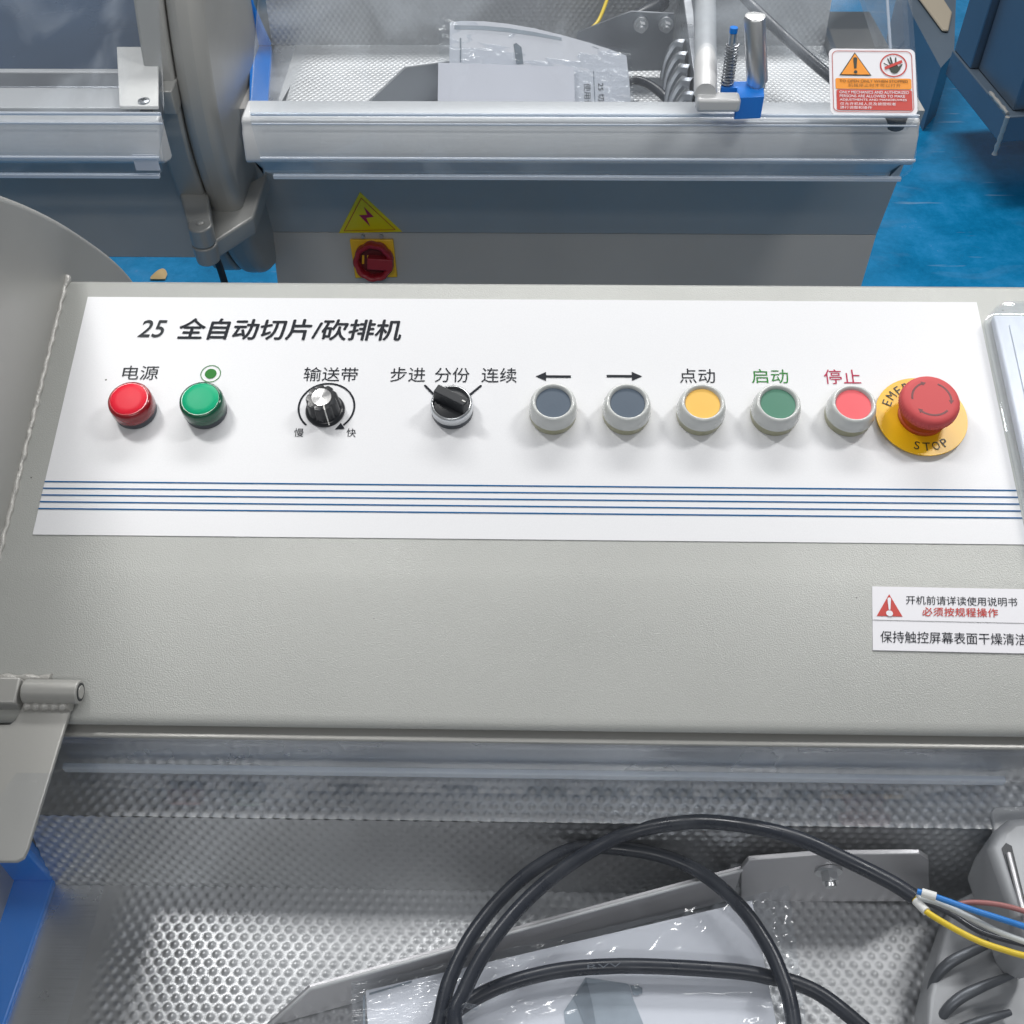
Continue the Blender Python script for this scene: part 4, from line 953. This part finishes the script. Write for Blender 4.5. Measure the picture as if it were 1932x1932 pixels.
# ================================================================== manual in a clear bag, near tray
def bag_near():
    n = Vector((0.0, -0.06, 1)).normalized(); o = Zp(1100, 1850, 0.842)
    def on(u, v, h=0.0): return onplane(u, v, n, o + n * h)
    t = thing('instruction_manual', Zp(1100, 1850, 0.82), 'manual with a grey machine picture in a clear bag, under the thick black cable', 'manual')
    q = [on(*p) for p in ((690, 1869), (1419, 1699), (1500, 2110), (705, 2110))]
    bk = put('booklet', MB().prism(q, n * -0.004), M['paper'], t)
    def c5(x, y): return ((1400 + x / 2.415) / 1.59, (2272 + y / 2.415) / 1.59)
    put('machine_picture', MB().poly([on(*c5(*p), 0.0006) for p in ((860, 1595), (1165, 1640), (1180, 1660), (1200, 1735), (1300, 1980), (720, 1980), (703, 1840), (770, 1740))]), M['print_light'], bk, smooth=0)
    pk = MB().poly([on(*c5(*p), 0.0010) for p in ((770, 1745), (850, 1640), (865, 1600), (905, 1760), (940, 1960), (860, 1960), (800, 1800))])
    pk.poly([on(*c5(*p), 0.0010) for p in ((1185, 1652), (1245, 1655), (1250, 1664), (1273, 1668), (1272, 1712), (1250, 1714), (1246, 1726), (1205, 1722))])
    put('picture_shading', pk, M['print_grey'], bk, smooth=0)
    def c4(x, y): return ((700 + x / 2.415) / 1.59, (2272 + y / 2.415) / 1.59)
    b2 = MB().poly([on(*c4(*p), 0.0006) for p in ((985, 1706), (1292, 1618), (1292, 1632), (985, 1722))])
    b2.poly([on(*c4(*p), 0.0006) for p in ((938, 1722), (955, 1720), (955, 2100), (940, 2100))])
    put('printed_band', b2, M['print_grey'], bk, smooth=0)
    # wrinkled film
    c = [on(664, 1857, 0.003), on(1484, 1676, 0.003), on(1540, 2110, 0.003), on(670, 2110, 0.003)]
    def fn(a, b):
        p = (c[0] * (1 - a) + c[1] * a) * (1 - b) + (c[3] * (1 - a) + c[2] * a) * b
        w = noise.noise(Vector((a * 7 + b * 3, b * 4, 0.3))) * 0.0022 - abs(noise.noise(Vector((a * 12 + b * 7, b * 2.5 - a * 1.5, 4)))) * 0.0036 - abs(noise.noise(Vector((a * 5 - b * 14, a * 2 + b * 2, 9)))) * 0.0018
        if a > 0.955: w += 0.004 * math.sin(a * 900)
        return p + n * (0.0032 + w)
    put('clear_bag', MB().grid(fn, 150, 90), M['film'], t, smooth=180)
bag_near()

# ================================================================== papers in the far tray
def papers_far():
    n = Vector((0.0, -1.15, 1)).normalized(); o = Zp(1000, 186, 0.836)
    def on(u, v, h=0.0): return onplane(u, v, n, o + n * h)
    def c2_(x, y): return ((1300 + x / 2.147) / 1.59, (y / 2.147) / 1.59)
    t = thing('instruction_manual', Zp(1000, 150, 0.82), 'bowed white manual in a clear bag in the far tray, partly under a blank card', 'manual')
    pts = [on(*c2_(*p)) for p in ((100, 700), (106, 145), (180, 134), (330, 137), (480, 153), (650, 182), (830, 226), (1000, 274), (1130, 315), (1243, 357), (1262, 520), (1275, 700))]
    bk = put('booklet', MB().prism(pts, n * -0.003), M['paper'], t)
    band = [(135, 162), (330, 166), (480, 180), (650, 206), (826, 242), (826, 262), (650, 230), (480, 206), (330, 192), (135, 188)]
    m = MB()
    for i in range(4): m.poly([on(*c2_(*p), 0.0008) for p in (band[i], band[i + 1], band[8 - i], band[9 - i])])
    put('printed_band', m, M['print_light'], bk, smooth=0)
    put('machine_picture', MB().poly([on(*c2_(*p), 0.0008) for p in ((516, 285), (535, 276), (568, 305), (580, 412), (534, 412))]), M['print_grey'], bk, smooth=0)
    m = MB()
    for p in (((1024, 298), (1064, 312), (1064, 315), (1024, 301)), ((1028, 458), (1033, 458), (1046, 700), (1041, 700)), ((170, 245), (180, 245), (180, 400), (170, 400))):
        m.poly([on(*c2_(*x), 0.0008) for x in p])
    put('printed_line', m, M['print_grey'], bk, smooth=0)
    def vt(body, x, y0, y1, w):
        oo = on(*c2_(x, y0), 0.0008)
        text_at(body, oo, on(*c2_(x + 6, y1), 0.0008) - oo, on(*c2_(x + w, y0), 0.0008) - oo, M['ink_grey'], bk)
    vt('25 切片机', 1058, 535, 760, 42); vt('使用说明书', 968, 535, 800, 46)
    c = [on(828, 190, 0.004), on(828, 34, 0.004), on(1190, 96, 0.004), on(1198, 192, 0.004)]
    def fn(a, b):
        p = (c[1] * (1 - a) + c[2] * a) * (1 - b) + (c[0] * (1 - a) + c[3] * a) * b
        bow = 0.030 * math.sin(math.pi * min(1, a * 1.0)) * (1 - b) * 0.55
        w = noise.noise(Vector((a * 6 + b * 5, b * 5 - a * 4, 1.3))) * 0.004 - abs(noise.noise(Vector((a * 7 - b * 6, b * 6 + a * 6, 7)))) * 0.007
        return p + Vector((0, bow * 0.6, 0)) + n * (0.001 + w)
    put('clear_bag', MB().grid(fn, 110, 70), M['film'], t, smooth=180)
    cardq = [on(*c2_(*p), 0.009) for p in ((28, 720), (32, 404), (906, 432), (912, 720))]
    put('paper_card', MB().prism(cardq, n * 0.0006), mat('card', (0.78, 0.79, 0.86), 0.6), label='blank white card lying on the bagged manual behind the steel rail', cat='card', smooth=0)
papers_far()

put('thick_cable', MB().tube(zpath([(1118, 86, 0.842), (1150, 66, 0.848), (1195, 38, 0.856), (1245, 8, 0.862), (1330, -60, 0.866)]), 0.0095, 14), M['rubber'], label='thick black cable running up behind the manual in the far tray', cat='cable', smooth=80)
put('earth_wire', MB().tube(zpath([(1080, 90, 0.850), (1100, 66, 0.862), (1124, 46, 0.868), (1137, 22, 0.872), (1152, -20, 0.874)]), 0.0022, 10), M['wire_yellow'], label='thin yellow wire curving up behind the manual', cat='wire', smooth=80)
put('motor_cable', MB().tube(zpath([(1380, -40, 0.89), (1412, 3, 0.886), (1470, 60, 0.874), (1530, 114, 0.862), (1590, 165, 0.85)]), 0.0062, 14), M['rubber'], label='straight black cable slanting down behind the red and orange warning sticker', cat='cable', smooth=80)
put('looped_cable', MB().tube(zpath([(1150, 190, 0.828), (1180, 158, 0.834), (1205, 152, 0.836), (1235, 166, 0.836), (1262, 192, 0.832), (1275, 215, 0.83)]), 0.0052, 14), M['rubber'], label='bent black cable end between the manual and the gripper claws', cat='cable', smooth=80)

# ================================================================== cabinet at the right
def cabinet():
    z0 = 0.15
    c = Zp(1884, 269, z0); f = Zp(1783, 141, z0)
    zt = Xp(1903, 225, c.x).z
    t = thing('steel_cabinet', (c.x + 0.4, c.y + 0.4, 0), 'blue grey steel cabinet on a raised welded base, at the right', 'cabinet')
    ang = math.atan2(c.x - f.x, f.y - c.y)
    R = Matrix.Translation((c.x, c.y, 0)) @ Matrix.Rotation(ang, 4, 'Z')
    dep = (f - c).length
    put('base_frame', MB().box((0, 0, z0), (0.9, dep, zt)), M['cabinet'], t, R, bevel=0.003)
    put('cabinet_body', MB().box((0.022, 0.022, zt + 0.0005), (0.88, dep - 0.10, 1.5)), M['cabinet'], t, R, bevel=0.004)
    put('corner_post', MB().box((0.004, dep - 0.097, zt + 0.0005), (0.10, dep - 0.002, 1.5)), M['cabinet'], t, R, bevel=0.003)
    put('weld_bead', MB().tube([R @ Vector((0.004, 0.01 + 0.012 * k, zt + 0.002)) for k in range(9)] , lambda q: 0.0045 + 0.0012 * math.sin(q * 31), 8).tube([R @ Vector((0.0, 0.0, zt - 0.01 * k)) for k in range(10)], lambda q: 0.0052 + 0.0014 * math.sin(q * 27), 8), M['weld'], t, smooth=80)
    for x in (0.30, 0.75):
        for y in (0.22, dep - 0.22):
            put('foot', MB().box((x, y, 0), (x + 0.06, y + 0.06, z0 - 0.0005)), M['black_matt'], t, R)
    b = Xp(1878, 88, c.x + 0.0)
    return t
cabinet()
bq = [Zp(*p, 0.175) for p in ((1770, -20), (1797, 22), (1790, 56), (1778, 54), (1738, 0), (1722, -20))]
put('beige_bar', MB().prism(bq, (0, 0, -0.008)), M['beige'], label='beige flat bar lying on a dark base beside the blue grey cabinet', cat='bar', bevel=0.004)
dq = [Zp(*p, 0.165) for p in ((1700, -40), (1722, 30), (1775, 128), (1800, 100), (1805, -40))]
put('dark_base', MB().prism(dq, (0, 0, -0.165)), M['cabinet'], label='low dark blue steel base behind the cabinet corner', cat='base')

# chip on the floor
cp = Zp(301, 523, 0.0)
ch = MB(); ch.grid(lambda a, b: (cp.x - 0.016 + 0.032 * a, cp.y - 0.012 + 0.028 * b * (0.3 + math.sin(math.pi * a * 0.9)), 0.003 + 0.006 * math.sin(math.pi * a) * math.sin(math.pi * b)), 12, 8)
put('wood_chip', ch, M['wood'], label='small pale wood chip lying on the blue floor', cat='wood chip', solid=0.004)
